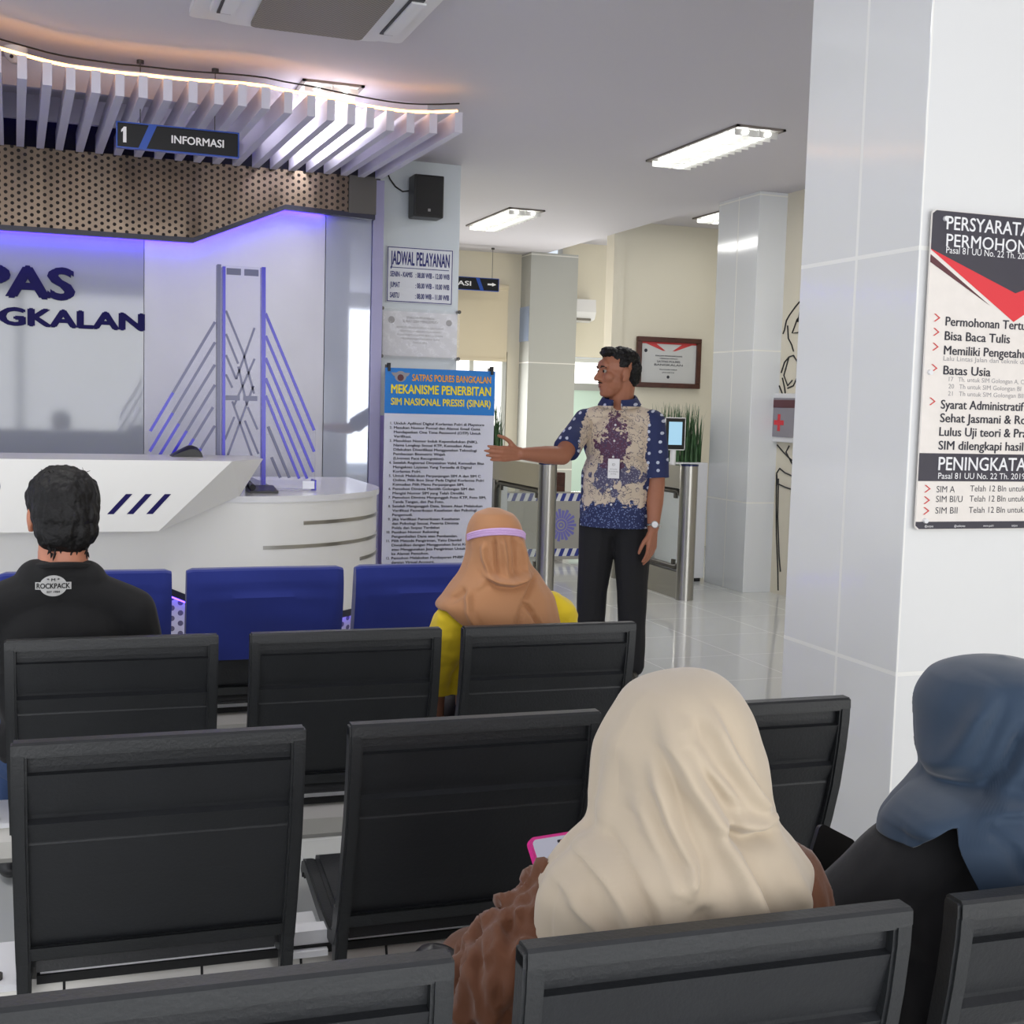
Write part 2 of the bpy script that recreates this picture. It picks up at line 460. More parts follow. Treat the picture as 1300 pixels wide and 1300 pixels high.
# far wall with two windows: built around its openings
bm = NB()
box(bm, 1.5, 3.35, 13.3, 13.45, 0, CH); box(bm, 3.35, 4.72, 13.3, 13.45, 2.0, CH); box(bm, 3.35, 4.72, 13.3, 13.45, 0, 0.7)
box(bm, 4.72, 5.35, 13.3, 13.45, 0, CH); box(bm, 5.35, 6.6, 13.3, 13.45, 1.98, 3.3); box(bm, 6.6, 7.2, 13.3, 13.45, 0, 3.3)
struct('wall_far', bm, M['cream'])
bm = NB(); box(bm, 1.4, 1.55, 8.4, 13.4, 0, CH); struct('wall_left', bm, M['cream'])
bm = NB(); box(bm, -4.7, -4.55, -3.6, 8.4, 0, 0.4); box(bm, -4.7, -4.55, -3.6, 8.4, 2.85, CH); box(bm, -4.7, -4.55, 6.1, 8.4, 0.4, 2.85)
for y in (-3.6, -2.0, 0.0, 2.0, 4.0): box(bm, -4.7, -4.55, y, y + 0.1, 0.4, 2.85)
struct('wall_west', bm, M['wall'])  # unseen wall, its openings added to let the west fill lamp in
# shopfront behind the camera
bm = NB()
box(bm, -4.6, 5.45, -3.25, -3.1, 2.85, CH); box(bm, -4.6, 5.45, -3.25, -3.1, 0, 0.25)
for x in (-4.6, -2.6, -0.6, 1.4, 3.4, 5.3): box(bm, x, x + 0.1, -3.25, -3.1, 0.25, 2.85)
struct('wall_rear', bm, M['wall'])

def window(name, x0, x1, z0, z1, y, mull, pane_mats, label):
    bm = NB()
    box(bm, x0, x1, y, y + 0.06, z1 - 0.05, z1); box(bm, x0, x1, y, y + 0.06, z0, z0 + 0.05)
    for x in [x0] + mull + [x1 - 0.045]: box(bm, x, x + 0.045, y, y + 0.06, z0, z1)
    f = struct(name, bm, pbr(name + '_frame', lin(206, 208, 204), 0.4), label)
    for (a, b, c, d, mt) in pane_mats:
        bm = NB(); box(bm, a, b, y + 0.025, y + 0.035, c, d)
        p = obj('pane', bm, M[mt], f)
    return f
window('window_1', 3.36, 4.71, 0.71, 1.99, 13.3, [4.28], [(3.38, 4.7, 0.74, 1.96, 'daylight')], 'bright window under the cream roller blind')
w2 = window('window_2', 5.36, 6.59, 0.02, 1.97, 13.3, [5.9], [(5.38, 6.57, 1.67, 1.94, 'daylight'), (5.38, 6.57, 0.05, 1.62, 'green_glass')], 'bright transom over greenish glass at the far end')
bm = NB(); box(bm, 5.37, 6.58, 13.29, 13.36, 1.6, 1.68); obj('transom', bm, pbr('transom_grey', lin(150, 152, 150), 0.4), w2)
bm = NB(); box(bm, 3.40, 4.69, 13.24, 13.262, 1.915, 2.70); tube(bm, [(3.40, 13.25, 2.71), (4.69, 13.25, 2.71)], 0.03, 12); box(bm, 3.40, 4.69, 13.23, 13.27, 1.89, 1.92)
tag(obj('roller_blind', bm, pbr('blind_cloth', lin(222, 210, 184), 0.8)), 'cream roller blind half lowered over the far window', 'blind')

# ================================================================ CEILING
def troffer(x0, y0, label, power, ln=1.22, w=0.33, CH=3.09):
    t = thing('ceiling_light', label, 'ceiling light', (x0 + w / 2, y0 + ln / 2, CH), 'recessed tube ceiling lights')
    z = CH
    bm = NB()
    for a in ((x0, x0 + 0.018, y0, y0 + ln), (x0 + w - 0.018, x0 + w, y0, y0 + ln), (x0, x0 + w, y0, y0 + 0.018), (x0, x0 + w, y0 + ln - 0.018, y0 + ln)):
        box(bm, a[0], a[1], a[2], a[3], z - 0.012, z)
    obj('frame', bm, pbr('light_frame', lin(120, 112, 106), 0.4) if 'frame_m' not in M else M['frame_m'], t)
    bm = NB(); box(bm, x0 + 0.018, x0 + w - 0.018, y0 + 0.018, y0 + ln - 0.018, z - 0.003, z); obj('reflector', bm, M['lamp_refl'], t)
    for fx in (0.27, 0.73):
        bm = NB(); tube(bm, [(x0 + w * fx, y0 + 0.04, z - 0.028), (x0 + w * fx, y0 + ln - 0.04, z - 0.028)], 0.014, 10); obj('tube', bm, M['tube_light'], t, True)
    bm = NB()
    for k in range(14):
        y = y0 + 0.06 + (ln - 0.12) * k / 13
        box(bm, x0 + 0.02, x0 + w - 0.02, y - 0.002, y + 0.002, z - 0.05, z - 0.012)
    box(bm, x0 + w / 2 - 0.004, x0 + w / 2 + 0.004, y0 + 0.02, y0 + ln - 0.02, z - 0.05, z - 0.012)
    obj('louvre', bm, M['lamp_refl'], t)
    area('lamp_glow', (x0 + w / 2, y0 + ln / 2, z - 0.06), (0, 0, -1), w * 0.8, ln * 0.9, power, (1, 0.99, 0.96))
troffer(3.73, 6.60, 'lit louvred ceiling light between the near pillar and the far tiled pillar', 22)
troffer(3.60, 10.20, 'lit ceiling light furthest away, above the hanging direction sign', 18)
troffer(5.75, 9.75, 'lit ceiling light in the raised ceiling beyond the far tiled pillar', 6, CH=3.26)
troffer(0.20, 2.95, 'unseen ceiling light added above the seating to light it from overhead', 14)  # added lamp, out of view, brightens the seating from above
troffer(-1.30, 2.95, 'unseen ceiling light added left of the seating to light it from overhead', 16)  # second unseen lamp, put in for top light on the seats
troffer(1.20, 6.70, 'lit ceiling light partly hidden above the white slats', 20)

# cassette air conditioner
t = thing('ceiling_air_conditioner', 'white ceiling cassette air conditioner cut by the top of the photo', 'air conditioner', (1.0, 5.27, CH))
bm = NB(); prism(bm, rrect(0.53, 1.48, 4.80, 5.76, 0.03), CH - 0.03, CH, 'z'); obj('outer_panel', bm, M['white_m'], t, True)
bm = NB(); prism(bm, rrect(0.60, 1.41, 4.87, 5.70, 0.13), CH - 0.055, CH - 0.03, 'z'); obj('inner_panel', bm, M['white_m'], t, True)
gm, nt, b = mat_new('intake_grille_mesh')
g = nt.nodes.new('ShaderNodeTexChecker'); g.inputs['Scale'].default_value = 95
g.inputs[1].default_value = lin(150, 142, 130); g.inputs[2].default_value = lin(96, 90, 82)
tcn = nt.nodes.new('ShaderNodeTexCoord'); L(nt, tcn.outputs['Object'], g.inputs['Vector']); L(nt, g.outputs['Color'], b.inputs['Base Color'])
bm = NB(); prism(bm, rrect(0.78, 1.27, 5.03, 5.66, 0.03), CH - 0.068, CH - 0.055, 'z'); obj('intake_grille', bm, gm, t, True)
for k, (x0, x1, y0, y1) in enumerate(((0.625, 0.685, 5.02, 5.55), (1.33, 1.39, 5.02, 5.55), (0.80, 1.25, 4.90, 4.96))):
    bm = NB(); box(bm, x0, x1, y0, y1, CH - 0.060, CH - 0.053); sl = obj('air_slot', bm, M['black'], t)
    bm = NB(); box(bm, x0 + 0.012, x1 + 0.012, y0 + 0.03, y1 - 0.03, CH - 0.068, CH - 0.060); obj('vane', bm, M['white_m'], sl)

# slatted canopy over the counter
FRONT = [(-0.161, 6.328), (-0.053, 6.402), (0.051, 6.448), (0.165, 6.458), (0.275, 6.47), (0.382, 6.455), (0.498, 6.46), (0.617, 6.45), (0.738, 6.425), (0.85, 6.405), (0.965, 6.41), (1.084, 6.455), (1.205, 6.475), (1.315, 6.52), (1.431, 6.56), (1.539, 6.594), (1.652, 6.615), (1.763, 6.615), (1.877, 6.57), (1.993, 6.488)]
FRONT = [(-0.161 - 0.107 * k, 6.328 - 0.085 * k + 0.006 * k * k) for k in range(8, 0, -1)] + FRONT
can = thing('slatted_canopy', 'white slatted ceiling canopy with a wavy orange lit front edge', 'canopy', (0.9, 7.2, CH))
for x, y in FRONT:
    bm = NB()
    xr = x - 0.033 * (8.06 - y)
    A = [(x - 0.021, y), (x + 0.021, y), (xr + 0.021, 8.06), (xr - 0.021, 8.06)]
    prism(bm, A, 2.85, 2.955, 'z'); obj('slat', bm, M['fin'], can)
bm = NB(); box(bm, -1.9, 1.95, 6.95, 6.99, 2.955, CH); box(bm, -1.9, 1.95, 7.75, 7.79, 2.955, CH); obj('hanger_batten', bm, M['fin'], can)
led = []
for i in range(len(FRONT) - 1):
    for k in range(4):
        f = k / 4
        led.append((FRONT[i][0] * (1 - f) + FRONT[i + 1][0] * f, FRONT[i][1] * (1 - f) + FRONT[i + 1][1] * f + 0.03, 2.966))
led.append((FRONT[-1][0], FRONT[-1][1] + 0.03, 2.966))
bm = NB(); tube(bm, led, 0.008, 8); obj('rope_light', bm, M['led_orange'], can, True)
bm = NB(); tube(bm, [(p[0], p[1] - 0.035, 2.998) for p in led[::3]], 0.004, 6); obj('cable', bm, M['rubber'], can, True)

t = thing('security_camera', 'small white dome camera on the ceiling above the slats', 'security camera', (-0.2, 6.75, CH))
bm = NB(); lathe(bm, -0.2, 6.75, [(0.055, CH), (0.055, CH - 0.03), (0.045, CH - 0.055), (0.02, CH - 0.075)], 28); obj('housing', bm, M['white_m'], t, True)
for dx in (-0.018, 0.018):
    bm = NB(); bmesh.ops.create_uvsphere(bm, u_segments=12, v_segments=8, radius=0.009, matrix=Matrix.Translation((-0.2 + dx, 6.70, CH - 0.055))); obj('lens', bm, M['black'], t, True)

# hanging signs
def hanging_sign(label, x0, x1, z0, z1, y, wires, left):
    t = thing('hanging_sign', label, 'sign', ((x0 + x1) / 2, y, z0))
    bm = NB(); box(bm, x0, x1, y, y + 0.03, z0, z1, bev=0.003); obj('board', bm, M['sign_black'], t)
    bm = NB()
    for a in ((x0 - 0.006, x1 + 0.006, z0 - 0.006, z0), (x0 - 0.006, x1 + 0.006, z1, z1 + 0.006)): box(bm, a[0], a[1], y - 0.002, y + 0.032, a[2], a[3])
    for a in (x0 - 0.006, x1): box(bm, a, a + 0.006, y - 0.002, y + 0.032, z0, z1)
    obj('edging', bm, M['sign_blue'], t)
    for wx in wires:
        bm = NB(); tube(bm, [(wx, y + 0.015, z1), (wx, y + 0.015, CH)], 0.0025, 6); cyl(bm, wx, y + 0.015, CH - 0.018, CH, 0.018, 16); obj('wire', bm, M['steel_d'], t)
    O, U, V = (x0, y - 0.0015, z0), (1, 0, 0), (0, 0, 1)
    w, h = x1 - x0, z1 - z0
    bm = NB()
    if left:
        poly2(bm, [(w * .17, 0), (w * .235, 0), (w * .32, h), (w * .255, h)], O, U, V, 0.0006)
        obj('stripe', bm, M['sign_blue'], t)
        bm = NB(); poly2(bm, [(w * .045, h * .18), (w * .072, h * .18), (w * .072, h * .84), (w * .052, h * .84), (w * .030, h * .70), (w * .030, h * .60), (w * .045, h * .66)], O, U, V); text(bm, 'INFORMASI', O, U, V, w * .44, h * .34, h * .33, w=w * .44, bold=0.025)
        obj('lettering', bm, M['txt_white'], t)
    else:
        poly2(bm, [(w * .80, 0), (w * .84, 0), (w * .79, h), (w * .75, h)], O, U, V, 0.0006)
        obj('stripe', bm, M['sign_blue'], t)
        bm = NB(); text(bm, 'IDENTIFIKASI', O, U, V, w * .06, h * .32, h * .38, w=w * .64, bold=0.02)
        poly2(bm, [(w * .88, h * .45), (w * .93, h * .45), (w * .93, h * .36), (w * .975, h * .52), (w * .93, h * .68), (w * .93, h * .59), (w * .88, h * .59)], O, U, V, 0.0004)
        obj('lettering', bm, M['txt_white'], t)
hanging_sign('black and blue number 1 INFORMASI sign hung below the white slats', 0.273, 0.868, 2.655, 2.772, 6.70, (0.383, 0.752), True)
hanging_sign('small black hanging sign with a right arrow, far behind the speaker column', 3.42, 4.453, 2.632, 2.758, 12.9, (3.6, 4.385), False)

# ================================================================ RECEPTION WALL
t = thing('perforated_fascia', 'bronze perforated metal fascia above the violet lit wall', 'wall panel', (0.5, 8.06, 2.37))
EDGE = [(-4.5, 2.365), (0.777, 2.375), (1.345, 2.622), (1.925, 2.60)]
bm = NB(); prism(bm, EDGE + [(1.925, 2.858), (-4.5, 2.858)], 8.075, 8.10, 'y'); obj('perforated_sheet', bm, M['perf'], t)
bm = NB()
for (a, b) in zip(EDGE[:-1], EDGE[1:]):
    prism(bm, [(a[0], a[1] - 0.012), (b[0], b[1] - 0.012), (b[0], b[1] + 0.018), (a[0], a[1] + 0.018)], 8.062, 8.11, 'y')
obj('edge_trim', bm, M['trim_dark'], t)
bm = NB(); box(bm, 1.75, 1.93, 8.06, 8.075, 2.62, 2.858); obj('end_plate', bm, M['steel_d'], t)
tag(obj('led_strip', (lambda b_: (tube(b_, [(-4.5, 8.14, 2.372), (0.777, 8.14, 2.382), (1.345, 8.14, 2.628), (1.62, 8.14, 2.614)], 0.009, 8), b_)[1])(NB()), M['led_blue'], None, True), 'violet blue strip light along the lower edge of the bronze fascia', 'strip light')

def wall_word(s, xr, z, h, w, label):
    bm = NB(); text(bm, s, (0, 8.195, 0), (1, 0, 0), (0, 0, 1), xr, z, h, w=w, bold=0.05, align='r', depth=0.022)
    tag(obj('wall_lettering', bm, M['navy']), label, 'lettering', 'navy wall letters')
wall_word('SATPAS', 0.088, 1.985, 0.182, 1.13, 'upper row of navy wall letters ending in PAS')
wall_word('POLRES BANGKALAN', 0.497, 1.815, 0.102, 2.05, 'lower row of navy wall letters ending in NGKALAN')

# speaker and notices on the column
t = thing('loudspeaker', 'black loudspeaker box high on the white column', 'speaker', (2.38, 8.5, 2.68))
bm = NB(); box(bm, 2.276, 2.488, 8.40, 8.56, 2.682, 2.968, bev=0.012); obj('cabinet', bm, M['black'], t)
bm = NB(); box(bm, 2.288, 2.476, 8.392, 8.40, 2.694, 2.956, bev=0.003); obj('grille', bm, pbr('speaker_grille', lin(30, 30, 31), 0.7, bump=(300, 0.5)), t)
bm = NB(); box(bm, 2.372, 2.39, 8.389, 8.392, 2.72, 2.738); obj('badge', bm, M['txt_grey'], t)
bm = NB(); box(bm, 2.33, 2.43, 8.56, 8.6, 2.76, 2.9); obj('bracket', bm, M['black'], t)
bm = NB(); tube(bm, [(2.30, 8.57, 2.88), (2.24, 8.58, 2.87), (2.19, 8.585, 2.90), (2.15, 8.59, 2.95), (2.12, 8.59, 3.02), (2.11, 8.59, CH)], 0.005, 6); obj('cable', bm, M['rubber'], t, True)

t = thing('schedule_sign', 'white JADWAL PELAYANAN opening hours board on the speaker column', 'sign', (2.38, 8.59, 2.11))
bm = NB(); box(bm, 2.139, 2.621, 8.588, 8.6, 2.108, 2.494); obj('board', bm, M['paper'], t)
O, U, V = (2.139, 8.5875, 2.108), (1, 0, 0), (0, 0, 1)
bm = NB()
w, h = 0.482, 0.386
for a in ((0.004, w - .004, 0.004, 0.010), (0.004, w - .004, h - .010, h - .004)): poly2(bm, [(a[0], a[2]), (a[1], a[2]), (a[1], a[3]), (a[0], a[3])], O, U, V, 0.0006)
for a in (0.004, w - .010): poly2(bm, [(a, .004), (a + .006, .004), (a + .006, h - .004), (a, h - .004)], O, U, V, 0.0006)
poly2(bm, [(.03, .238), (w - .03, .238), (w - .03, .243), (.03, .243)], O, U, V, 0.0006)
text(bm, 'JADWAL PELAYANAN', O, U, V, .026, .262, .092, w=.43, bold=0.035)
for k, (a, b_) in enumerate((('SENIN - KAMIS', ': 08.00 WIB - 12.00 WIB'), ('JUMAT', ': 08.00 WIB - 10.00 WIB'), ('SABTU', ': 08.00 WIB - 11.00 WIB'))):
    z = .178 - .073 * k
    text(bm, a, O, U, V, .026, z, .036, w=(.16, .07, .066)[k], bold=0.035); text(bm, b_, O, U, V, .208, z, .036, w=.25, bold=0.035)
obj('lettering', bm, M['txt_navy'], t)

t = thing('notice_sheet', 'creased plastic notice sheet on four studs below the opening hours board', 'notice', (2.38, 8.58, 1.72))
bm = NB(); box(bm, 2.115, 2.655, 8.572, 8.576, 1.735, 2.045); obj('paper', bm, pbr('notice_paper', lin(226, 226, 232), 0.5), t)
O = (2.115, 8.5715, 1.735)
bm = NB()
text(bm, 'STANDAR PELAYANAN', O, U, V, .27, .262, .016, w=.2, align='c', bold=.01)
text(bm, 'SURAT IZIN MENGEMUDI', O, U, V, .27, .236, .018, w=.26, align='c', bold=.01)
for k in range(5): text(bm, ('KEPUTUSAN KEPALA SATUAN', 'TENTANG STANDAR PELAYANAN', 'PENERBITAN SIM BARU DAN', 'PERPANJANGAN SIM', 'TAHUN 2023')[k], O, U, V, .27, .195 - .026 * k, .013, w=(.34, .3, .33, .28, .1)[k], align='c')
disc(bm, .06, .25, .024, O, U, V, 0.0004); disc(bm, .48, .245, .022, O, U, V, 0.0004)
obj('lettering', bm, M['txt_grey'], t)
bm = NB()
n = 14
grid = [[bm.verts.new((2.10 + .57 * i / n, 8.556 + .009 * sin(i * 2.1 + j * 1.3) + .006 * sin(j * 3.3 - i), 1.72 + .345 * j / n)) for i in range(n + 1)] for j in range(n + 1)]
for j in range(n):
    for i in range(n): bm.faces.new((grid[j][i], grid[j][i + 1], grid[j + 1][i + 1], grid[j + 1][i]))
obj('plastic_cover', bm, M['clear'], t, 'all')
for x in (2.105, 2.665):
    for z in (1.73, 2.06):
        bm = NB(); tube(bm, [(x, 8.55, z), (x, 8.6, z)], 0.013, 14); obj('stud', bm, M['steel_d'], t, True)

# ================================================================ COUNTER
def path_pts():
    P = [(-2.6, 6.05), (-1.5, 6.05), (-0.5, 6.05), (0.2, 6.05), (0.47, 6.05), (0.6, 6.05), (0.72, 6.05), (0.85, 6.05)]
    for k in range(1, 19):
        a = radians(-90 + 5 * k); P.append((0.85 + 0.8 * cos(a), 6.85 + 0.8 * sin(a)))
    P += [(1.65, 7.2), (1.65, 7.55)]
    return P
PATH = path_pts()
def normals(P):
    N = []
    for i in range(len(P)):
        a = P[max(0, i - 1)]; b = P[min(len(P) - 1, i + 1)]
        d = Vector((b[0] - a[0], b[1] - a[1])).normalized(); N.append((d.y, -d.x))
    return N
PN = normals(PATH)
def ribbon(bm, idx, off0, off1, zlo, zhi):
    """wall following the counter's plan between two offsets (outward positive)"""
    rows = []
    for i in idx:
        p, n = PATH[i], PN[i]
        lo = zlo(p, i) if callable(zlo) else zlo; hi = zhi(p, i) if callable(zhi) else zhi
        rows.append([bm.verts.new((p[0] + n[0] * o, p[1] + n[1] * o, z)) for o, z in ((off0, lo), (off1, lo), (off1, hi), (off0, hi))])
    for A, B in zip(rows[:-1], rows[1:]):
        for k in range(4): bm.faces.new((A[k], A[(k + 1) % 4], B[(k + 1) % 4], B[k]))
    bm.faces.new(rows[0][::-1]); bm.faces.new(rows[-1])
    bmesh.ops.recalc_face_normals(bm, faces=bm.faces)
def zb(p, i):
    x = p[0]
    return 0.515 if x < 0.47 else max(0.345, 0.515 - 0.44 * (x - 0.47)) if p[1] < 6.3 else 0.345
ALL = range(len(PATH))
desk = thing('reception_desk', 'white curved reception desk with a blue lit perforated base', 'desk', (0.3, 6.5, 0))
bm = NB(); ribbon(bm, ALL, -0.05, 0.0, zb, 0.925); obj('front_panel', bm, M['desk'], desk, True)
bm = NB(); ribbon(bm, ALL, -0.58, 0.012, 0.915, 0.945); obj('desktop', bm, M['desk_top'], desk, True)
bm = NB(); ribbon(bm, ALL, -0.06, 0.004, lambda p, i: zb(p, i) - 0.035, lambda p, i: zb(p, i)); obj('bottom_trim', bm, M['trim_dark'], desk, True)
bm = NB(); ribbon(bm, ALL, -0.11, -0.075, 0.0, lambda p, i: zb(p, i) - 0.01); obj('perforated_base', bm, M['perf_kick'], desk, True)
bm = NB(); tube(bm, [(PATH[i][0] - PN[i][0] * .045, PATH[i][1] - PN[i][1] * .045, zb(PATH[i], i) - .043) for i in ALL], 0.006, 8); obj('base_light', bm, M['led_base'], desk, True)
i0 = [i for i in ALL if PATH[i][0] > 1.10 and i > 7][0]
for (st, z) in ((i0, 0.80), (8, 0.685), ([i for i in ALL if PATH[i][0] > 1.42][0], 0.588)):
    bm = NB(); ribbon(bm, range(st, len(PATH)), 0.0, 0.004, z, z + 0.018); obj('metal_strip', bm, M['steel'], desk, True)
# raised front section
bm = NB()
for p in ((-2.6, 5.8, 1.125), (0.738, 5.8, 1.125), (0.413, 5.8, 0.805), (-2.6, 5.8, 0.805), (0.915, 6.05, 1.125), (0.805, 6.05, 0.946), (0.62, 6.04, 0.946),
          (0.915, 6.38, 1.125), (0.805, 6.38, 0.946), (-2.6, 6.38, 1.125), (-2.6, 6.38, 0.946), (-2.6, 6.04, 0.85)): bm.verts.new(p)
bmesh.ops.convex_hull(bm, input=bm.verts)
obj('raised_counter', bm, M['desk'], desk)
for k in range(3):
    bm = NB(); x = 0.193 + 0.0835 * k
    poly2(bm, [(x, .884), (x + .028, .884), (x + .108, .974), (x + .080, .974)], (0, 5.798, 0), (1, 0, 0), (0, 0, 1)); obj('slash_mark', bm, M['navy'], desk)
bm = NB(); disc(bm, -0.30, 1.005, 0.055, (0, 5.798, 0), (1, 0, 0), (0, 0, 1)); obj('emblem', bm, M['navy'], desk)

bm = NB()
for p in [(0.50 + .02 * k, 6.16 + dy, 1.126 + hh) for k, hh in enumerate((0.004, 0.014, 0.026, 0.040, 0.050, 0.052, 0.045, 0.02)) for dy in (0.0, 0.03, 0.10, 0.13)]:
    bm.verts.new((p[0], p[1], p[2] if 6.17 < p[1] < 6.28 else 1.126 + (p[2] - 1.126) * .7))
for x in (0.50, 0.645):
    for y in (6.16, 6.29): bm.verts.new((x, y, 1.1255))
bmesh.ops.convex_hull(bm, input=bm.verts)
o = obj('bag', bm, M['black'], None, True); tag(o, 'small black bag lying on the raised white counter by the bridge model', 'bag')
o.location = (0, 0, 0)
t = thing('desk_phone', 'black telephone lying on the low end of the reception desk', 'telephone', (0.97, 6.30, 0.945))
bm = NB(); prism(bm, [(6.23, .946), (6.40, .946), (6.40, .975), (6.23, .956)], 0.88, 1.02, 'x'); obj('base', bm, M['black'], t)
bm = NB(); tube(bm, [(0.895, 6.24, .974), (0.895, 6.29, .982), (0.895, 6.34, .985), (0.895, 6.39, .984)], [.016, .011, .011, .016], 10); obj('handset', bm, M['black'], t, True)

# acrylic bridge model
BY = 6.47
br = thing('bridge_model', 'clear acrylic cable stayed bridge model with blue edges on the desk', 'model', (0.83, BY, 0.945))
def bar(bm, a, b, w, y0, y1):
    d = Vector((b[0] - a[0], b[1] - a[1])).normalized(); n = Vector((-d.y, d.x)) * w / 2
    prism(bm, [(a[0] + n.x, a[1] + n.y), (b[0] + n.x, b[1] + n.y), (b[0] - n.x, b[1] - n.y), (a[0] - n.x, a[1] - n.y)], y0, y1, 'y')
bm = NB(); box(bm, 0.42, 1.245, BY + .006, BY + .009, 0.96, 1.86 - .55); 
prism(bm, [(0.41, 0.97), (1.25, 0.97), (1.25, 1.26), (0.985, 1.86), (0.975, 2.075), (0.745, 2.075), (0.735, 1.81), (0.41, 1.25)], BY + .010, BY + .014, 'y')
bm2 = NB(); prism(bm2, [(0.41, 0.97), (1.25, 0.97), (1.25, 1.26), (0.985, 1.86), (0.975, 2.075), (0.745, 2.075), (0.735, 1.81), (0.41, 1.25)], BY + .010, BY + .014, 'y'); bm.free()
obj('acrylic_sheet', bm2, M['acrylic'], br)
tw = [((0.748, 2.075), (0.752, 0.95), .018, 'acr_grey'), ((0.772, 2.066), (0.778, 0.95), .014, 'acr_blue'), ((0.9685, 2.075), (0.980, 0.95), .019, 'acr_blue')]
for a, b, w, mt in tw:
    bm = NB(); bar(bm, a, b, w, BY - .03, BY + .03); obj('tower', bm, M[mt], br)
for z0, z1 in ((2.03, 2.062), (1.40, 1.425)):
    for x0, x1 in ((0.788, 0.858), (0.876, 0.946)):
        bm = NB(); box(bm, x0, x1, BY - .004, BY + .009, z0, z1); obj('cross_beam', bm, M['acr_grey'], br)
left = [((0.732, 1.79), (0.42, 1.236)), ((0.733, 1.689), (0.418, 1.135)), ((0.733, 1.577), (0.464, 1.114)), ((0.734, 1.476), (0.523, 1.115)), ((0.725, 1.363), (0.58, 1.115)), ((0.735, 1.27), (0.63, 1.09))]
right = [((0.984, 1.846), (1.241, 1.256)), ((0.986, 1.733), (1.243, 1.145)), ((0.987, 1.621), (1.239, 1.039)), ((0.988, 1.518), (1.207, 1.004)), ((0.989, 1.429), (1.166, 1.004)), ((1.003, 1.271), (1.115, 1.008)), ((1.022, 1.113), (1.068, 1.008))]
mid = [((0.786, 1.85), (0.872, 1.646)), ((0.787, 1.734), (0.849, 1.586)), ((0.788, 1.628), (0.84, 1.508)), ((0.788, 1.531), (0.821, 1.464)), ((0.929, 1.77), (0.84, 1.508)), ((0.931, 1.614), (0.831, 1.376)), ((0.927, 1.477), (0.795, 1.105)), ((0.872, 1.646), (0.93, 1.437)), ((0.849, 1.572), (0.894, 1.377)), ((0.821, 1.395), (0.933, 1.087)), ((0.899, 1.368), (0.949, 1.255)), ((0.832, 1.317), (0.786, 1.20)), ((0.885, 1.299), (0.955, 1.13))]
for k, (a, b) in enumerate(left):
    bm = NB(); mdl = (a[0] * .35 + b[0] * .65, a[1] * .35 + b[1] * .65); bar(bm, a, mdl, .013, BY - .003, BY + .009); o = obj('cable', bm, M['acr_grey'], br)
    bm = NB(); bar(bm, mdl, b, .014, BY - .003, BY + .009); obj('lit_end', bm, M['acr_blue'], o)
for k, (a, b) in enumerate(right):
    bm = NB(); bar(bm, a, b, .014, BY - .003, BY + .009); obj('cable', bm, M['acr_blue' if k < 5 else 'acr_grey'], br)
for a, b in mid:
    bm = NB(); bar(bm, a, b, .010, BY - .002, BY + .009); obj('cable', bm, M['acr_grey'], br)
bm = NB(); box(bm, 0.90, 1.246, BY - .05, BY + .05, 0.9465, 0.952); box(bm, 0.90, 1.246, BY - .05, BY - .044, 0.952, 1.0); box(bm, 0.42, 0.90, BY - .04, BY + .04, 0.9465, 0.955); obj('base', bm, M['acrylic'], br)
bm = NB(); box(bm, 1.175, 1.236, BY - .053, BY - .048, 0.955, 0.995); obj('base_label', bm, M['acr_white'], br)
bm = NB(); box(bm, 1.238, 1.246, BY - .053, BY + .05, 0.947, 1.0); obj('base_end', bm, M['acr_blue'], br)

# ================================================================ BANNERS
def poster_lines(bm, lines, O, U, V, u0, v0, step, h, wmax, num_u=None, bold=0.012):
    v = v0
    for s in lines:
        if s[0] in '0123456789':
            nmb, s2 = s.split(' ', 1)
            text(bm, nmb, O, U, V, u0 - 0.012, v, h, align='r', bold=bold)
        else: s2 = s
        vs_, _f = _glyphs(s2, bold); nw = (max(p.x for p in vs_) - min(p.x for p in vs_)) * h / .7
        text(bm, s2, O, U, V, u0, v, h, w=nw * 1.30, bold=bold); v -= step
t = thing('instruction_banner', 'tall MEKANISME PENERBITAN banner with blue heading beside the standing man', 'banner', (2.4, 8.1, 0))
bm = NB(); box(bm, 2.02, 2.79, 8.10, 8.106, 0.06, 1.638); obj('sheet', bm, M['vinyl'], t)
bm = NB(); box(bm, 2.02, 2.79, 8.0985, 8.0995, 1.338, 1.6385); obj('heading_field', bm, M['banner_blue'], t)
bm = NB()
for x in (2.035, 2.755): tube(bm, [(x, 8.13, 0.02), (x, 8.13, 1.66)], 0.010, 8)
for z in (0.2, 1.62): tube(bm, [(2.035, 8.13, z), (2.755, 8.13, z)], 0.008, 8)
for x in (2.035, 2.755): box(bm, x - .02, x + .02, 8.0, 8.19, 0.0, 0.025)
obj('stand', bm, M['steel_d'], t)
for x in (2.045, 2.765):
    bm = NB(); box(bm, x - .008, x + .008, 8.085, 8.125, 1.615, 1.67); obj('clip', bm, M['black'], t)
O, U, V = (2.02, 8.0975, 0.06), (1, 0, 0), (0, 0, 1)
bm = NB(); text(bm, 'SATPAS POLRES BANGKALAN', O, U, V, .185, 1.497, .044, w=.555, bold=.028); obj('heading_line', bm, M['orange'], t)
bm = NB(); text(bm, 'MEKANISME PENERBITAN', O, U, V, .042, 1.412, .058, w=.70, bold=.034); text(bm, 'SIM NASIONAL PRESISI (SINAR)', O, U, V, .042, 1.335, .046, w=.70, bold=.030); obj('heading_lettering', bm, M['yellow'], t)
bm = NB(); disc(bm, .105, 1.523, .04, O, U, V, .0004, 0, 28, .036); 
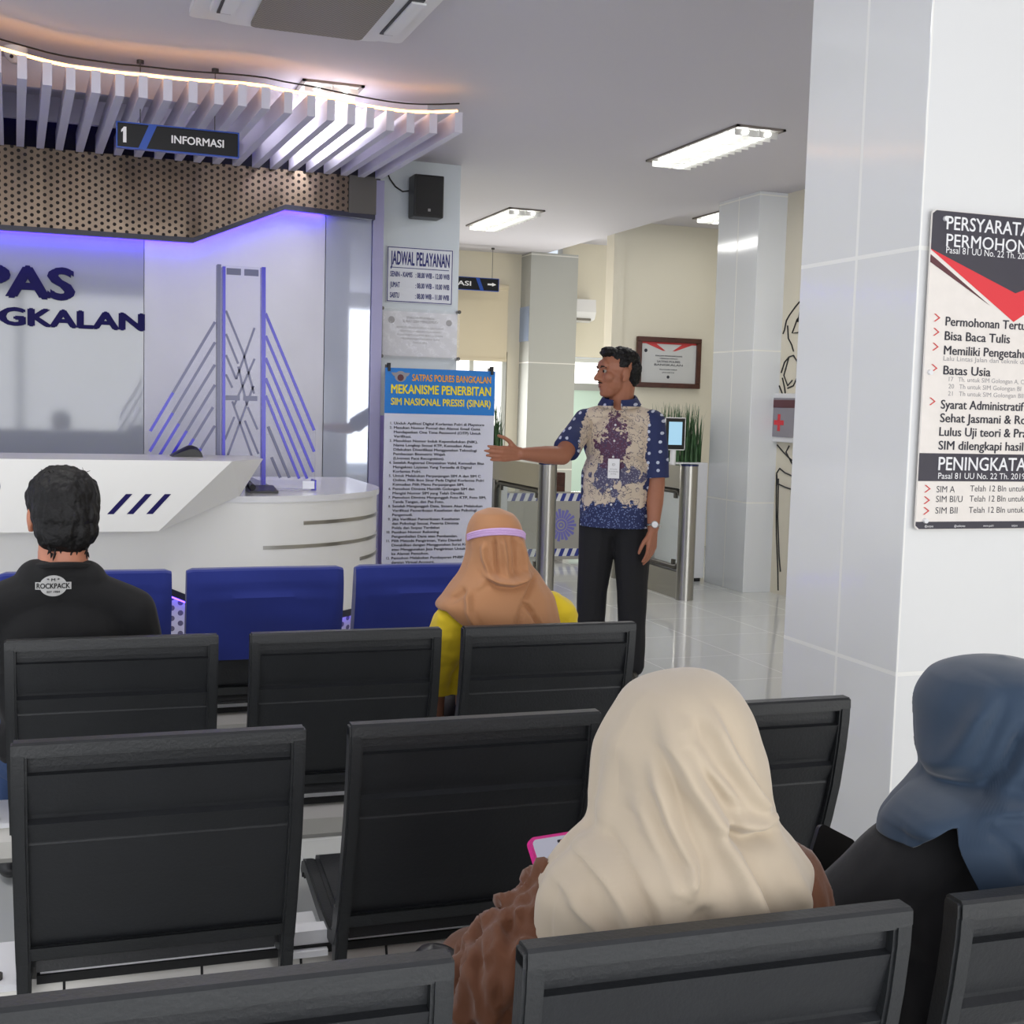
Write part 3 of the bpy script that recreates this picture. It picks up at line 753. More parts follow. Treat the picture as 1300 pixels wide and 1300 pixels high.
poly2(bm, [(.04, 1.548), (.17, 1.548), (.155, 1.527), (.105, 1.518), (.055, 1.527)], O, U, V, .0006); obj('crest', bm, M['txt_grey'], t)
bm = NB(); disc(bm, .105, 1.515, .022, O, U, V, .0012); obj('crest_centre', bm, M['maroon'], t)
LINES = ['1. Unduh Aplikasi Digital Korlantas Polri di Playstore', '2. Masukan Nomor Ponsel dan Alamat Email Guna', 'Mendapatkan One Time Password (OTP) Untuk', 'Verifikasi.', '3. Masukkan Nomor Induk Kependudukan (NIK),', 'Nama Lengkap Sesuai KTP, Kemudian Akan', 'Dilakukan Diverifikasi Menggunakan Teknologi', 'Pembacaan Biometric Wajah', '(Liveness Face Recognition).', '4. Setelah Registrasi Dinyatakan Valid, Kemudian Bisa', 'Mengakses Layanan Yang Tersedia di Digital', 'Korlantas Polri.', '5. Untuk Melakukan Perpanjangan SIM A dan SIM C', 'Online, Pilih Ikon Sinar Pada Digital Korlantas Polri', 'Kemudian Pilih Menu Perpanjangan SIM.', '6. Pemohon Diminta Memilih Golongan SIM dan', 'Mengisi Nomor SIM yang Telah Dimiliki.', '7. Pemohon Diminta Mengunggah Foto KTP, Foto SIM,', 'Tanda Tangan, dan Pas Foto.', '8. Setelah Mengunggah Data, Sistem Akan Melakukan', 'Verifikasi Pemeriksaan Kesehatan dan Psikologi', 'Pengemudi.', '9. Jika Verifikasi Pemeriksaan Kesehatan', 'dan Psikologi Sesuai, Peserta Diminta', 'Polda dan Satpas Terdekat', '10. Pastikan Nomor Rekening', 'Pengembalian Dana atau Pembatalan.', '11. Pilih Metode Pengiriman, Yaitu Diambil', 'Diwakilkan dengan Menggunakan Surat Kuasa', 'atau Menggunakan Jasa Pengiriman Untuk dikirim', 'ke Alamat Pemohon.', '12. Pemohon Melakukan Pembayaran PNBP', 'dengan Virtual Account.']
bm = NB(); poster_lines(bm, LINES, O, U, V, .066, 1.205, .0292, .0168, .67, bold=.02); obj('body_text', bm, M['txt_dark'], t)

t = thing('rollup_banner', 'lilac banner mostly hidden behind the MEKANISME banner', 'banner', (1.98, 8.13, 0))
bm = NB(); box(bm, 1.915, 2.32, 8.240, 8.246, 0.05, 1.32); obj('sheet', bm, M['banner_lilac'], t)
bm = NB(); box(bm, 1.915, 2.32, 8.205, 8.285, 0, 0.05); obj('base', bm, M['steel'], t)
O, U, V = (1.915, 8.239, 0.05), (1, 0, 0), (0, 0, 1)
bm = NB(); disc(bm, .062, 1.05, .028, O, U, V, 0, 0, 28, .062); text(bm, 'SIM', O, U, V, .06, .90, .014, align='c'); text(bm, 'ONLINE', O, U, V, .065, .86, .016, align='c'); text(bm, 'g', O, U, V, .06, .66, .04, align='c', bold=.03); text(bm, 'JOSS', O, U, V, .06, .33, .05, w=.06, align='c', bold=.02)
obj('lettering', bm, M['navy'], t)

# requirements board on the near pillar
t = thing('requirements_board', 'PERSYARATAN PERMOHONAN board with red chevron on the near tiled pillar', 'sign', (2.52, 2.85, 1.105))
X0, Z0, W_, H_ = 2.222, 1.105, 0.585, 0.872
bm = NB(); prism(bm, rrect(X0, X0 + W_, Z0, Z0 + H_, 0.012), 2.852, 2.858, 'y'); obj('board', bm, pbr('board_print', lin(232, 226, 220), 0.25, var=(30, 0.02)), t)
O, U, V = (X0, 2.8515, Z0), (1, 0, 0), (0, 0, 1)
def vy(y): return H_ - (y - 104) / 1151 * H_
def field(name, pts, mt, n=0.0):
    bm = NB(); poly2(bm, pts, O, U, V, n); obj(name, bm, M[mt], t)
field('red_chevron', [(0.0, vy(245)), (0.293, vy(485)), (W_, vy(245)), (W_, vy(225)), (0, vy(225))], 'red_bright', .0003)
field('maroon_stripe', [(0.0, vy(262)), (0.0, vy(290)), (0.21, vy(432))], 'maroon', .0004)
field('top_field', [(0.0, vy(243)), (0.293, vy(380)), (W_, vy(243)), (W_, vy(118)), (W_ - .012, vy(106)), (.012, vy(106)), (0, vy(118))], 'charcoal', .0006)
field('middle_band', [(0.0, vy(975)), (0, vy(1077)), (W_, vy(1077)), (W_, vy(975))], 'charcoal', .0003)
field('bottom_band', [(0.0, vy(1226)), (.0, vy(1240)), (.012, vy(1253)), (W_ - .012, vy(1253)), (W_, vy(1240)), (W_, vy(1226))], 'charcoal', .0003)
bm = NB()
text(bm, 'PERSYARATAN', O, U, V, .046, vy(170), .036, w=.318, bold=.012); text(bm, 'PERMOHONAN SIM', O, U, V, .048, vy(230), .034, w=.44, bold=.006)
text(bm, 'Pasal 81 UU No. 22 Th. 2019', O, U, V, .05, vy(254), .018, w=.29)
text(bm, 'PENINGKATAN', O, U, V, .064, vy(1036), .037, w=.338, bold=.012); text(bm, 'Pasal 81 UU No. 22 Th. 2019', O, U, V, .066, vy(1068), .017, w=.30)
for k in range(4): text(bm, ('@satpas', '@satlantas', 'www.polri', 'satpas')[k], O, U, V, .03 + .1 * k, vy(1246), .006)
for q in bm.verts: q.co.y -= 0.0012
obj('white_lettering', bm, M['txt_white'], t)
bm = NB()
for s, y, u, w in (('Permohonan Tertulis', 512, .062, .305), ('Bisa Baca Tulis', 564, .062, .222), ('Memiliki Pengetahuan', 616, .062, .318), ('Batas Usia', 688, .064, .160), ('Syarat Administratif', 812, .062, .285), ('Sehat Jasmani & Rohani', 861, .062, .36), ('Lulus Uji teori & Praktek', 911, .062, .37), ('SIM dilengkapi hasil', 961, .062, .292)):
    text(bm, s, O, U, V, u, vy(y), .0245, w=w, bold=.010)
for k, s in enumerate(('SIM A', 'SIM BI/U', 'SIM BII')):
    text(bm, s, O, U, V, .064, vy((1118, 1154, 1196)[k]), .018, w=(.062, .09, .075)[k]); text(bm, 'Telah 12 Bln untuk SIM', O, U, V, .178, vy((1114, 1152, 1194)[k]), .017, w=.235)
obj('dark_lettering', bm, M['txt_dark'], t)
bm = NB()
text(bm, 'Lalu Lintas Jalan dan teknik dasar Kendaraan', O, U, V, .062, vy(638), .013, w=.42)
for k, s in enumerate(('17   Th. untuk SIM Golongan A, C, & D', '20   Th untuk SIM Golongan BI', '21   Th untuk SIM Golongan BII')): text(bm, s, O, U, V, .084, vy((712, 738, 764)[k]), .0125, w=(.30, .25, .26)[k])
obj('grey_lettering', bm, M['txt_grey'], t)
bm = NB()
for y in (486, 537, 590, 667, 787, 1105, 1147, 1186):
    v = vy(y); c = .022
    for sg in (1, -1): poly2(bm, [(c, v + sg * .0105), (c + .006, v + sg * .0105), (c + .022, v), (c + .016, v)], O, U, V, 0.0004)
obj('arrow_marks', bm, M['red'], t)
for u, y in ((.040, 134), (.018, 683), (.030, 1222)):
    bm = NB(); tube(bm, [(X0 + u, 2.843, Z0 + vy(y)), (X0 + u, 2.858, Z0 + vy(y))], .007, 12); obj('stud', bm, M['white_m'], t, True)

# ================================================================ GATES AND FAR END
def gate(xc, y0, ln, label, terminal):
    t = thing('turnstile_gate', label, 'turnstile', (xc, y0 + ln / 2, 0), 'stainless flap gates')
    r = 0.066; y1 = y0 + ln
    for yy in (y0 + r, y1 - r):
        bm = NB(); cyl(bm, xc, yy, 0, 1.0, r, 32); obj('end_post', bm, M['steel'], t, True)
        bm = NB(); cyl(bm, xc, yy, 1.0, 1.012, r + .002, 32); obj('post_cap', bm, pbr('blue_black_cap', lin(26, 36, 86), 0.15) if 'cap' not in M else M['cap'], t, True)
    bm = NB()
    box(bm, xc - .045, xc + .045, y0 + r, y1 - r, 0.0, 0.20); obj('lower_housing', bm, M['steel'], t)
    bm = NB(); box(bm, xc - .06, xc + .06, y0 + r, y1 - r, 0.83, 0.998)
    obj('upper_housing', bm, M['steel'], t)
    loop = [(xc, a, b) for a, b in rrect(y0 + .145, y1 - .145, 0.225, 0.80, 0.09, 6)]
    bm = NB(); tube(bm, loop, .021, 10, closed=True); obj('window_frame', bm, M['steel_d'], t, True)
    bm = NB(); prism(bm, rrect(y0 + .15, y1 - .15, .23, .795, .085), xc - .004, xc + .004, 'x'); pn = obj('window_pane', bm, M['gate_glass'], t)
    for a, b in ((y0 + .26, .775), (y0 + .26, .25), (y1 - .26, .775), (y1 - .26, .25)):
        bm = NB(); box(bm, xc - .012, xc + .012, a - .018, a + .018, b - .03, b + .03); obj('clamp', bm, M['steel_d'], pn)
    if terminal:
        tx, ty = xc - .05, y0 + .24
        bm = NB(); cyl(bm, tx, ty, .998, 1.13, .022, 18); obj('terminal_post', bm, M['white_m'], t, True)
        bm = NB(); box(bm, tx - .082, tx + .082, ty - .025, ty + .015, 1.115, 1.35, bev=.008); tm = obj('face_terminal', bm, M['black'], t)
        bm = NB(); box(bm, tx - .055, tx + .055, ty - .028, ty - .024, 1.15, 1.322); obj('screen', bm, M['screen_b'], tm)
        bm = NB()
        for a in ((-.086, -.08, 1.11, 1.355), (.08, .086, 1.11, 1.355), (-.086, .086, 1.11, 1.117), (-.086, .086, 1.348, 1.355)): box(bm, tx + a[0], tx + a[1], ty - .022, ty + .01, a[2], a[3])
        obj('bezel', bm, M['white_m'], tm)
    return t
gate(3.262, 8.20, 1.30, 'stainless gate left of the standing man, behind the brown headscarf', False)
gate(4.385, 8.19, 1.30, 'stainless gate with small face terminal right of the standing man', True)

t = thing('barrier_panel', 'glass barrier with blue and white striped bands and round emblem sticker', 'barrier', (4.2, 10.5, 0))
bm = NB(); box(bm, 3.7, 4.72, 10.49, 10.51, 0.02, 0.64); obj('pane', bm, pbr('barrier_glass', lin(176, 172, 164), 0.15), t)
bm = NB(); box(bm, 3.66, 3.70, 10.47, 10.53, 0, 0.66); obj('post', bm, M['steel'], t)
bm = NB(); box(bm, 4.72, 4.76, 10.47, 10.53, 0, 0.66); obj('post', bm, M['steel'], t)
O, U, V = (3.7, 10.4895, 0.02), (1, 0, 0), (0, 0, 1)
for nm, v0 in (('upper_band', .535), ('lower_band', .03)):
    bm = NB(); poly2(bm, [(0, v0), (1.02, v0), (1.02, v0 + .07), (0, v0 + .07)], O, U, V); bd = obj(nm, bm, M['txt_white'], t)
    bm = NB()
    for k in range(13): poly2(bm, [(.02 + .078 * k, v0), (.058 + .078 * k, v0), (.085 + .078 * k, v0 + .07), (.047 + .078 * k, v0 + .07)], O, U, V, .0008)
    obj('blue_stripes', bm, pbr('stripe_blue', lin(48, 62, 150), .5) if 'sb' not in M else M['sb'], bd)
sb = pbr('sticker_violet', lin(120, 118, 196), .5)
bm = NB(); cx, cy = .585, .315
for k in range(22):
    a = 2 * pi * k / 22; d = Vector((cos(a), sin(a))); n = Vector((-d.y, d.x))
    rr = .135 if k % 2 else .15
    poly2(bm, [(cx + d.x * .062 - n.x * .008, cy + d.y * .062 - n.y * .008), (cx + d.x * .062 + n.x * .008, cy + d.y * .062 + n.y * .008), (cx + d.x * rr + n.x * .014, cy + d.y * rr + n.y * .014), (cx + d.x * rr - n.x * .014, cy + d.y * rr - n.y * .014)], O, U, V)
for r0, r1 in ((.038, .056), (.012, .026)):
    for k in range(24):
        a, b = 2 * pi * k / 24, 2 * pi * (k + 1) / 24
        poly2(bm, [(cx + r0 * cos(a), cy + r0 * sin(a)), (cx + r1 * cos(a), cy + r1 * sin(a)), (cx + r1 * cos(b), cy + r1 * sin(b)), (cx + r0 * cos(b), cy + r0 * sin(b))], O, U, V)
obj('emblem_sticker', bm, sb, t)
t = thing('cabinet', 'dark brown wooden cabinet behind the striped glass barrier', 'cabinet', (4.3, 10.95, 0))
bm = NB(); box(bm, 4.1, 4.42, 10.75, 11.1, 0.0, 0.80, bev=.006); obj('body', bm, M['wood'], t)
bm = NB(); box(bm, 4.12, 4.40, 10.735, 10.752, 0.69, 0.77); box(bm, 4.12, 4.40, 10.735, 10.752, 0.36, 0.67); obj('drawer', bm, M['wood'], t)

def planter(x0, x1, y0, y1, zt, label, seed, gh, n):
    t = thing('planter', label, 'planter', ((x0 + x1) / 2, (y0 + y1) / 2, 0), 'tall white planters with upright leaves')
    bm = NB(); box(bm, x0, x1, y0, y1, 0.03, zt, bev=.008); obj('box', bm, M['white_m'], t)
    bm = NB(); box(bm, x0 + .02, x1 - .02, y0 + .02, y1 - .02, 0, 0.03); obj('plinth', bm, M['black'], t)
    rnd = random.Random(seed)
    bm = NB()
    for k in range(n):
        x, y = rnd.uniform(x0 + .04, x1 - .03), rnd.uniform(y0 + .04, y1 - .04)
        hgt = gh * rnd.uniform(.55, 1.05); a = rnd.uniform(0, 2 * pi); ln = rnd.uniform(.01, .09); w = rnd.uniform(.005, .011)
        d = Vector((cos(a), sin(a), 0)); s_ = Vector((-sin(a), cos(a), 0))
        pr = None
        for q in range(6):
            f = q / 5
            c = Vector((x, y, zt - .03)) + d * (ln * f * f) + Vector((0, 0, hgt * f))
            ww = w * (1 - f ** 2.2) + .0006
            cur = (bm.verts.new(c - s_ * ww), bm.verts.new(c + d * ww * .3), bm.verts.new(c + s_ * ww))
            if pr:
                bm.faces.new((pr[0], pr[1], cur[1], cur[0])); bm.faces.new((pr[1], pr[2], cur[2], cur[1]))
            pr = cur
    o = obj('foliage', bm, M['green'], t, 'all'); o['kind'] = 'stuff'
planter(4.55, 5.005, 9.10, 9.42, 0.985, 'tall white planter of grassy leaves below the framed certificate', 3, .50, 260)
planter(3.00, 3.50, 9.75, 10.05, 1.0, 'tall white planter of grassy leaves half hidden behind the MEKANISME banner', 5, .48, 200)

# framed certificate
t = thing('framed_certificate', 'framed certificate with red corners on the cream wall behind the man', 'certificate', (5.81, 11.48, 1.63))
x0, x1, z0, z1 = 5.452, 6.172, 1.628, 2.136
bm = NB()
for a in ((x0, x1, z0, z0 + .05), (x0, x1, z1 - .05, z1), (x0, x0 + .05, z0 + .05, z1 - .05), (x1 - .05, x1, z0 + .05, z1 - .05)): box(bm, a[0], a[1], 11.455, 11.5, a[2], a[3], bev=.006)
obj('frame', bm, M['wood'], t)
bm = NB(); box(bm, x0 + .05, x1 - .05, 11.478, 11.485, z0 + .05, z1 - .05); obj('sheet', bm, pbr('certificate_paper', lin(206, 206, 204), .35), t)
O, U, V = (x0 + .05, 11.4775, z0 + .05), (1, 0, 0), (0, 0, 1)
w, h = x1 - x0 - .1, z1 - z0 - .1
bm = NB()
poly2(bm, [(0, h), (.14, h), (.27, h - .085), (.24, h - .085)], O, U, V, .0005); poly2(bm, [(w, h), (w - .14, h), (w - .27, h - .085), (w - .24, h - .085)], O, U, V, .0005); poly2(bm, [(0, h), (w, h), (w, h - .018), (0, h - .018)], O, U, V, .0008)
obj('red_corners', bm, M['red'], t)
bm = NB()
for s, v, hh, ww in (('PIAGAM PENGHARGAAN', .265, .014, .3), ('DIBERIKAN KEPADA', .24, .011, .2), ('SATPAS POLRES', .205, .02, .26), ('BANGKALAN', .172, .02, .32), ('PELAYANAN PUBLIK', .13, .01, .2), ('JAKARTA', .10, .01, .14)): text(bm, s, O, U, V, w / 2, v, hh, w=ww, align='c', bold=.01)
disc(bm, w / 2, .06, .016, O, U, V, .0004); disc(bm, .05, .32, .018, O, U, V, .0004)
obj('lettering', bm, M['txt_dark'], t)

# first aid box and mural on the right wall
t = thing('first_aid_box', 'white wall first aid box with a red cross beside the near pillar', 'first aid box', (5.2, 8.41, 1.19))
bm = NB(); box(bm, 5.222, 5.262, 8.12, 8.55, 1.185, 1.56, bev=.006); obj('case', bm, M['white_m'], t)
bm = NB(); box(bm, 5.217, 5.222, 8.155, 8.50, 1.225, 1.525); dr = obj('window', bm, pbr('first_aid_glass', lin(142, 138, 146), .15), t)
bm = NB(); box(bm, 5.2145, 5.2172, 8.175, 8.48, 1.45, 1.51); obj('shelf_contents', bm, M['maroon'], dr)
bm = NB(); box(bm, 5.2145, 5.2172, 8.375, 8.41, 1.27, 1.40); box(bm, 5.2145, 5.2172, 8.325, 8.375, 1.317, 1.353); box(bm, 5.2145, 5.2172, 8.41, 8.46, 1.317, 1.353); obj('red_cross', bm, M['red_bright'], t)
bm = NB()
def wl(pts, r=.006): tube(bm, [(5.259, y, z) for y, z in pts], r, 6)
wl([(8.20, 2.28), (8.30, 2.22), (8.38, 2.16), (8.42, 2.12), (8.44, 2.05), (8.46, 2.02)]); wl([(8.40, 2.08), (8.38, 1.98), (8.33, 1.93), (8.30, 1.88)])
wl([(8.20, 2.17), (8.27, 2.12), (8.33, 2.02), (8.25, 2.02), (8.16, 2.05)]); wl([(8.22, 2.24), (8.26, 2.10)])
wl([(8.46, 1.72), (8.42, 1.80), (8.36, 1.84), (8.30, 1.85), (8.24, 1.80), (8.22, 1.70), (8.28, 1.62), (8.36, 1.60)]); wl([(8.48, 1.62), (8.40, 1.52), (8.30, 1.42), (8.22, 1.36)]); wl([(8.44, 1.68), (8.40, 1.60), (8.36, 1.46)]); wl([(8.36, 1.84), (8.42, 1.70), (8.36, 1.62), (8.30, 1.66)])
wl([(8.47, 1.16), (8.40, 1.12), (8.30, 1.07), (8.22, 1.04)]); wl([(8.30, 1.16), (8.34, 1.11), (8.24, 1.02)]); wl([(8.22, 0.93), (8.34, 0.95), (8.42, 0.98), (8.46, 0.94), (8.44, 0.85)])
wl([(8.46, 0.93), (8.445, 0.7), (8.42, 0.45), (8.38, 0.2), (8.36, 0.03)]); wl([(8.43, 0.90), (8.415, 0.6), (8.37, 0.3), (8.34, 0.18)]); wl([(8.44, 0.86), (8.33, 0.84), (8.24, 0.83)])
tag(obj('wall_drawing', bm, M['black'], None, True), 'black line drawing on the cream wall beside the near pillar', 'mural')

# poster on the far pillar, air conditioner on the far wall
bm = NB(); box(bm, 4.855, 4.86, 13.02, 13.36, 2.12, 2.50)
o = tag(obj('notice', bm, pbr('pale_blue_notice', lin(150, 166, 196), .4)), 'pale blue notice on the side of the middle tiled pillar', 'notice')
t = thing('wall_air_conditioner', 'white split air conditioner on the far wall right of the middle pillar', 'air conditioner', (5.4, 13.2, 2.37))
bm = NB(); prism(bm, [(13.3, 2.37), (13.14, 2.40), (13.10, 2.48), (13.12, 2.62), (13.3, 2.63)], 4.95, 5.70, 'x'); obj('body', bm, M['white_m'], t)
bm = NB(); box(bm, 5.0, 5.65, 13.13, 13.16, 2.385, 2.41); obj('outlet', bm, pbr('outlet_shade', lin(120, 116, 108), .5), t)
# ================================================================ SEATING
from mathutils import noise as MN
SPINE = [(0.012, 0.842), (0.013, 0.80), (0.020, 0.74), (0.034, 0.66), (0.055, 0.585), (0.082, 0.505), (0.106, 0.44), (0.128, 0.402), (0.17, 0.388), (0.28, 0.389), (0.40, 0.403), (0.475, 0.412), (0.505, 0.402), (0.515, 0.380)]
def spine_at(z):
    for a, b in zip(SPINE[:7], SPINE[1:8]):
        if a[1] >= z >= b[1]:
            f = (a[1] - z) / (a[1] - b[1]); return a[0] * (1 - f) + b[0] * f
    return SPINE[7][0]
def offset_poly(P, o0, o1):
    n = []
    for i in range(len(P)):
        a, b = P[max(0, i - 1)], P[min(len(P) - 1, i + 1)]
        d = Vector((b[0] - a[0], b[1] - a[1])).normalized(); n.append(Vector((-d.y, d.x)))
    return [(p[0] + k.x * o0, p[1] + k.y * o0) for p, k in zip(P, n)] + [(p[0] + k.x * o1, p[1] + k.y * o1) for p, k in reversed(list(zip(P, n)))]
CW = 0.482
def seat_proto():
    bm = NB()
    for x0 in (0.0, CW - 0.025):
        prism(bm, offset_poly(SPINE, -0.017, 0.016), x0, x0 + 0.025, 'x')
        prism(bm, [(0.088, 0.47), (0.135, 0.47), (0.150, 0.41), (0.140, 0.343), (0.112, 0.343), (0.098, 0.40)], x0 + 0.0008, x0 + 0.0242, 'x')
    prism(bm, [(-0.006, 0.820), (0.028, 0.820), (0.027, 0.842), (0.022, 0.846), (-0.001, 0.846), (-0.005, 0.842)], 0.0, CW, 'x')
    prism(bm, [(spine_at(.458) - .017, .462), (spine_at(.458) + .017, .462), (spine_at(.425) + .02, .428), (spine_at(.425) - .014, .428)], 0.02, CW - 0.02, 'x')
    bmesh.ops.bevel(bm, geom=[e for e in bm.edges if len(e.link_faces) == 2 and e.calc_face_angle(0) > 0.9], offset=0.004, segments=2, affect='EDGES')
    fr = obj('seat_frame', bm, M['black_pu'], None, True)
    # backrest with horizontal ledges
    rear, zs = [], []
    ridges = [0.820, 0.789, 0.702, 0.662, 0.432]
    for a, b in zip(ridges[:-1], ridges[1:]):
        strong = a in (0.789, 0.702)
        for f in (0.001, 0.05, 0.12, 0.3, 0.6, 0.85, 0.92):
            z = a * (1 - f) + b * f
            if a == 0.820: o = 0.010
            else: o = (-0.002 if strong else 0.006) + (0.012 if a == 0.789 else 0.009 if strong else 0.0) * min(1, f * 1.2)
            rear.append((spine_at(z) + o - 0.010, z))
    front = [(spine_at(z) + 0.014, z) for z in (0.432, 0.49, 0.57, 0.66, 0.74, 0.820)]
    bm = NB(); prism(bm, rear + front, 0.022, CW - 0.022, 'x')
    bk = obj('backrest', bm, M['black_pu_d'], fr)
    bm = NB()
    prism(bm, offset_poly(SPINE[7:], -0.006, 0.022), 0.024, CW - 0.024, 'x')
    bmesh.ops.bevel(bm, geom=[e for e in bm.edges if len(e.link_faces) == 2 and e.calc_face_angle(0) > 0.9], offset=0.008, segments=2, affect='EDGES')
    cu = obj('seat_cushion', bm, M['black_pu_d'], fr, True)
    return fr
PROTO = seat_proto()
used_proto = [False]
def bench(Y0, xs, rot, label, x_from, x_to, seams=()):
    t = thing('waiting_bench', label, 'waiting chairs', (xs[0], Y0, 0), 'rows of black beam mounted waiting chairs')
    base = xs[0]
    def local(name, bm, mat, par, smooth=False):
        for v in bm.verts: v.co += Vector((0, Y0, 0))
        return obj(name, bm, mat, par, smooth)
    for x in xs:
        if not used_proto[0]:
            s = PROTO; used_proto[0] = True
        else:
            s = PROTO.copy(); COL.objects.link(s)
            for ch in list(PROTO.children):
                c = ch.copy(); COL.objects.link(c); c.parent = s
        s.parent = t; s.location = (x - base, 0, 0)
    c = 0.24
    oct_ = [(c - .045, .262), (c - .036, .248), (c + .036, .248), (c + .045, .262), (c + .045, .325), (c + .030, .346), (c - .026, .346), (c - .045, .304)]
    bm = NB(); prism(bm, oct_, x_from, x_to, 'x'); beam = local('beam', bm, M['alu'], t)
    for sx in seams:
        bm = NB(); prism(bm, [(c + (a - c) * 1.012, .297 + (b - .297) * 1.012) for a, b in oct_], sx, sx + .005, 'x'); local('joint', bm, M['rubber'], beam)
    bm = NB(); box(bm, xs[0] + .03, xs[-1] + CW - .03, .185, .20, .348, .364); local('seat_rail', bm, M['rubber'], t)
    bm = NB(); box(bm, xs[0] + .036, xs[-1] + CW - .036, .19, .23, .365, .392); local('seat_plate', bm, M['white_m'], t)
    gaps = [(xs[0] - .075, xs[0])] + [(a + CW, b) for a, b in zip(xs[:-1], xs[1:])] + [(xs[-1] + CW, xs[-1] + CW + .05)]
    for a, b in gaps:
        bm = NB(); box(bm, a + .001, b - .001, .17, .36, .348, .360); br_ = local('bracket', bm, M['white_m'], t)
        bm = NB(); cyl(bm, (a + b) / 2, .20, .360, .370, .010, 12); local('bolt', bm, M['steel_d'], br_)
    for lx in (xs[0] + .24, xs[-1] + .24):
        bm = NB(); box(bm, lx - .025, lx + .025, c - .03, c + .03, .03, .252); box(bm, lx - .028, lx + .028, c - .24, c + .26, .012, .034, bev=.006)
        lg = local('leg', bm, M['alu'], t)
        for yy in (c - .21, c + .23):
            bm = NB(); cyl(bm, lx, yy, 0, .014, .02, 14); local('foot', bm, M['rubber'], lg)
    t.rotation_euler.z = rot
    return t
R3 = (-0.098, 0.459, 1.003)
R2 = (-0.079, 0.480, 1.027)
R1 = (-0.124, 0.433, 0.972)
R0 = (-0.165, 0.388, 0.938)
bench(1.214, R3, -0.04, 'row of black waiting chairs cut by the bottom edge, seating the two women nearest us', -0.5, 1.75)
bench(2.150, R2, -0.026, 'row of three empty black waiting chairs in the middle of the foreground', -0.6, 1.70, (-0.005, 0.242, 0.43, 0.60))
bench(3.055, R1, -0.034, 'row of black waiting chairs seating the man in black and the woman in brown headscarf', -0.6, 1.60)
bench(4.045, R0, 0.02, 'front row of waiting chairs wearing blue fabric covers', -0.7, 1.50)

# blue covers slipped over the front row
for k, (x, lab) in enumerate(zip(R0, ('blue chair cover partly behind the seated man in black', 'blue chair cover fully in view at the middle of the front row', 'blue chair cover partly behind the brown headscarf'))):
    yb = 4.045 + 0.02 * (x - R0[0])
    rows = [(0.868, -.004, .034), (0.862, -.014, .046), (0.82, -.020, .052), (0.76, -.018, .058), (0.70, -.010, .068), (0.64, .004, .080), (0.565, .022, .100)]
    bm = NB(); NXs = 26; rings = []
    # refine rows
    fine = []
    for a, b in zip(rows[:-1], rows[1:]):
        for q in range(4): f = q / 4; fine.append(tuple(a[i] * (1 - f) + b[i] * f for i in range(3)))
    fine.append(rows[-1])
    for z, y0, y1 in fine:
        ring = []
        for i in range(NXs + 1):
            u = i / NXs; xx = -.012 + (CW + .024) * u
            e = min(u, 1 - u)
            rd = .012 * max(0, 1 - e / .03)
            wv = .004 * sin(7 * u + 30 * z + k) * (1 if .1 < u < .9 else 0) + .0035 * sin(16 * (z + .1 * u)) + .007 * exp(-((z - .775 + .03 * (u - .5) ** 2) / .014) ** 2) * sin(pi * u) - .006 * exp(-((z - .80 + .04 * (u - .5) ** 2) / .012) ** 2) * sin(pi * u)
            ring.append(bm.verts.new((x + xx, yb + y0 - wv + rd, z - (rd * .5 if z > .85 else 0))))
        for i in range(NXs, -1, -1):
            u = i / NXs; xx = -.012 + (CW + .024) * u
            e = min(u, 1 - u); rd = .012 * max(0, 1 - e / .03)
            ring.append(bm.verts.new((x + xx, yb + y1 + .003 * sin(6 * u + 20 * z) - rd, z - (rd * .5 if z > .85 else 0))))
        rings.append(ring)
    n = len(rings[0])
    for A, B in zip(rings[:-1], rings[1:]):
        for i in range(n): bm.faces.new((A[i], B[i], B[(i + 1) % n], A[(i + 1) % n]))
    bm.faces.new(rings[0])
    tag(obj('chair_cover', bm, M['blue_cloth'], None, True), lab, 'chair cover', 'blue chair covers on the front row')

# ================================================================ FIGURES
def hull_into(big, pts):
    b = NB()
    for p in pts: b.verts.new(p)
    r = bmesh.ops.convex_hull(b, input=b.verts)
    bmesh.ops.delete(b, geom=[v for v in b.verts if not v.link_faces], context='VERTS')
    vm = {v: big.verts.new(v.co) for v in b.verts}
    for f in b.faces: big.faces.new([vm[v] for v in f.verts])
    b.free()
SPH = [(sin(a) * cos(t), sin(a) * sin(t), cos(a)) for a in [pi * i / 9 for i in range(10)] for t in [2 * pi * k / 14 for k in range(14)]]
SPH = list({(round(x, 4), round(y, 4), round(z, 4)) for x, y, z in SPH})
def caps(big, p0, r0, p1, r1):
    p0, p1 = Vector(p0), Vector(p1)
    hull_into(big, [p0 + Vector(s) * r0 for s in SPH] + [p1 + Vector(s) * r1 for s in SPH])
def chain(big, pts, rs):
    for i in range(len(pts) - 1): caps(big, pts[i], rs[i], pts[i + 1], rs[i + 1])
def ell(big, c, r, rot=None):
    c = Vector(c)
    pts = [Vector((s[0] * r[0], s[1] * r[1], s[2] * r[2])) for s in SPH]
    if rot is not None: pts = [rot @ p for p in pts]
    hull_into(big, [c + p for p in pts])
def fuse(bm, voxel, smooth=6, name='figure', sub=0):
    me = bpy.data.meshes.new('tmp'); bm.to_mesh(me); bm.free()
    ob = bpy.data.objects.new('tmp', me); COL.objects.link(ob)
    r = ob.modifiers.new('r', 'REMESH'); r.mode = 'VOXEL'; r.voxel_size = voxel
    s = ob.modifiers.new('s', 'SMOOTH'); s.factor = 0.5; s.iterations = smooth
    bpy.context.view_layer.update()
    out = bpy.data.meshes.new_from_object(ob.evaluated_get(bpy.context.evaluated_depsgraph_get()))
    bpy.data.objects.remove(ob); bpy.data.meshes.remove(me)
    return out
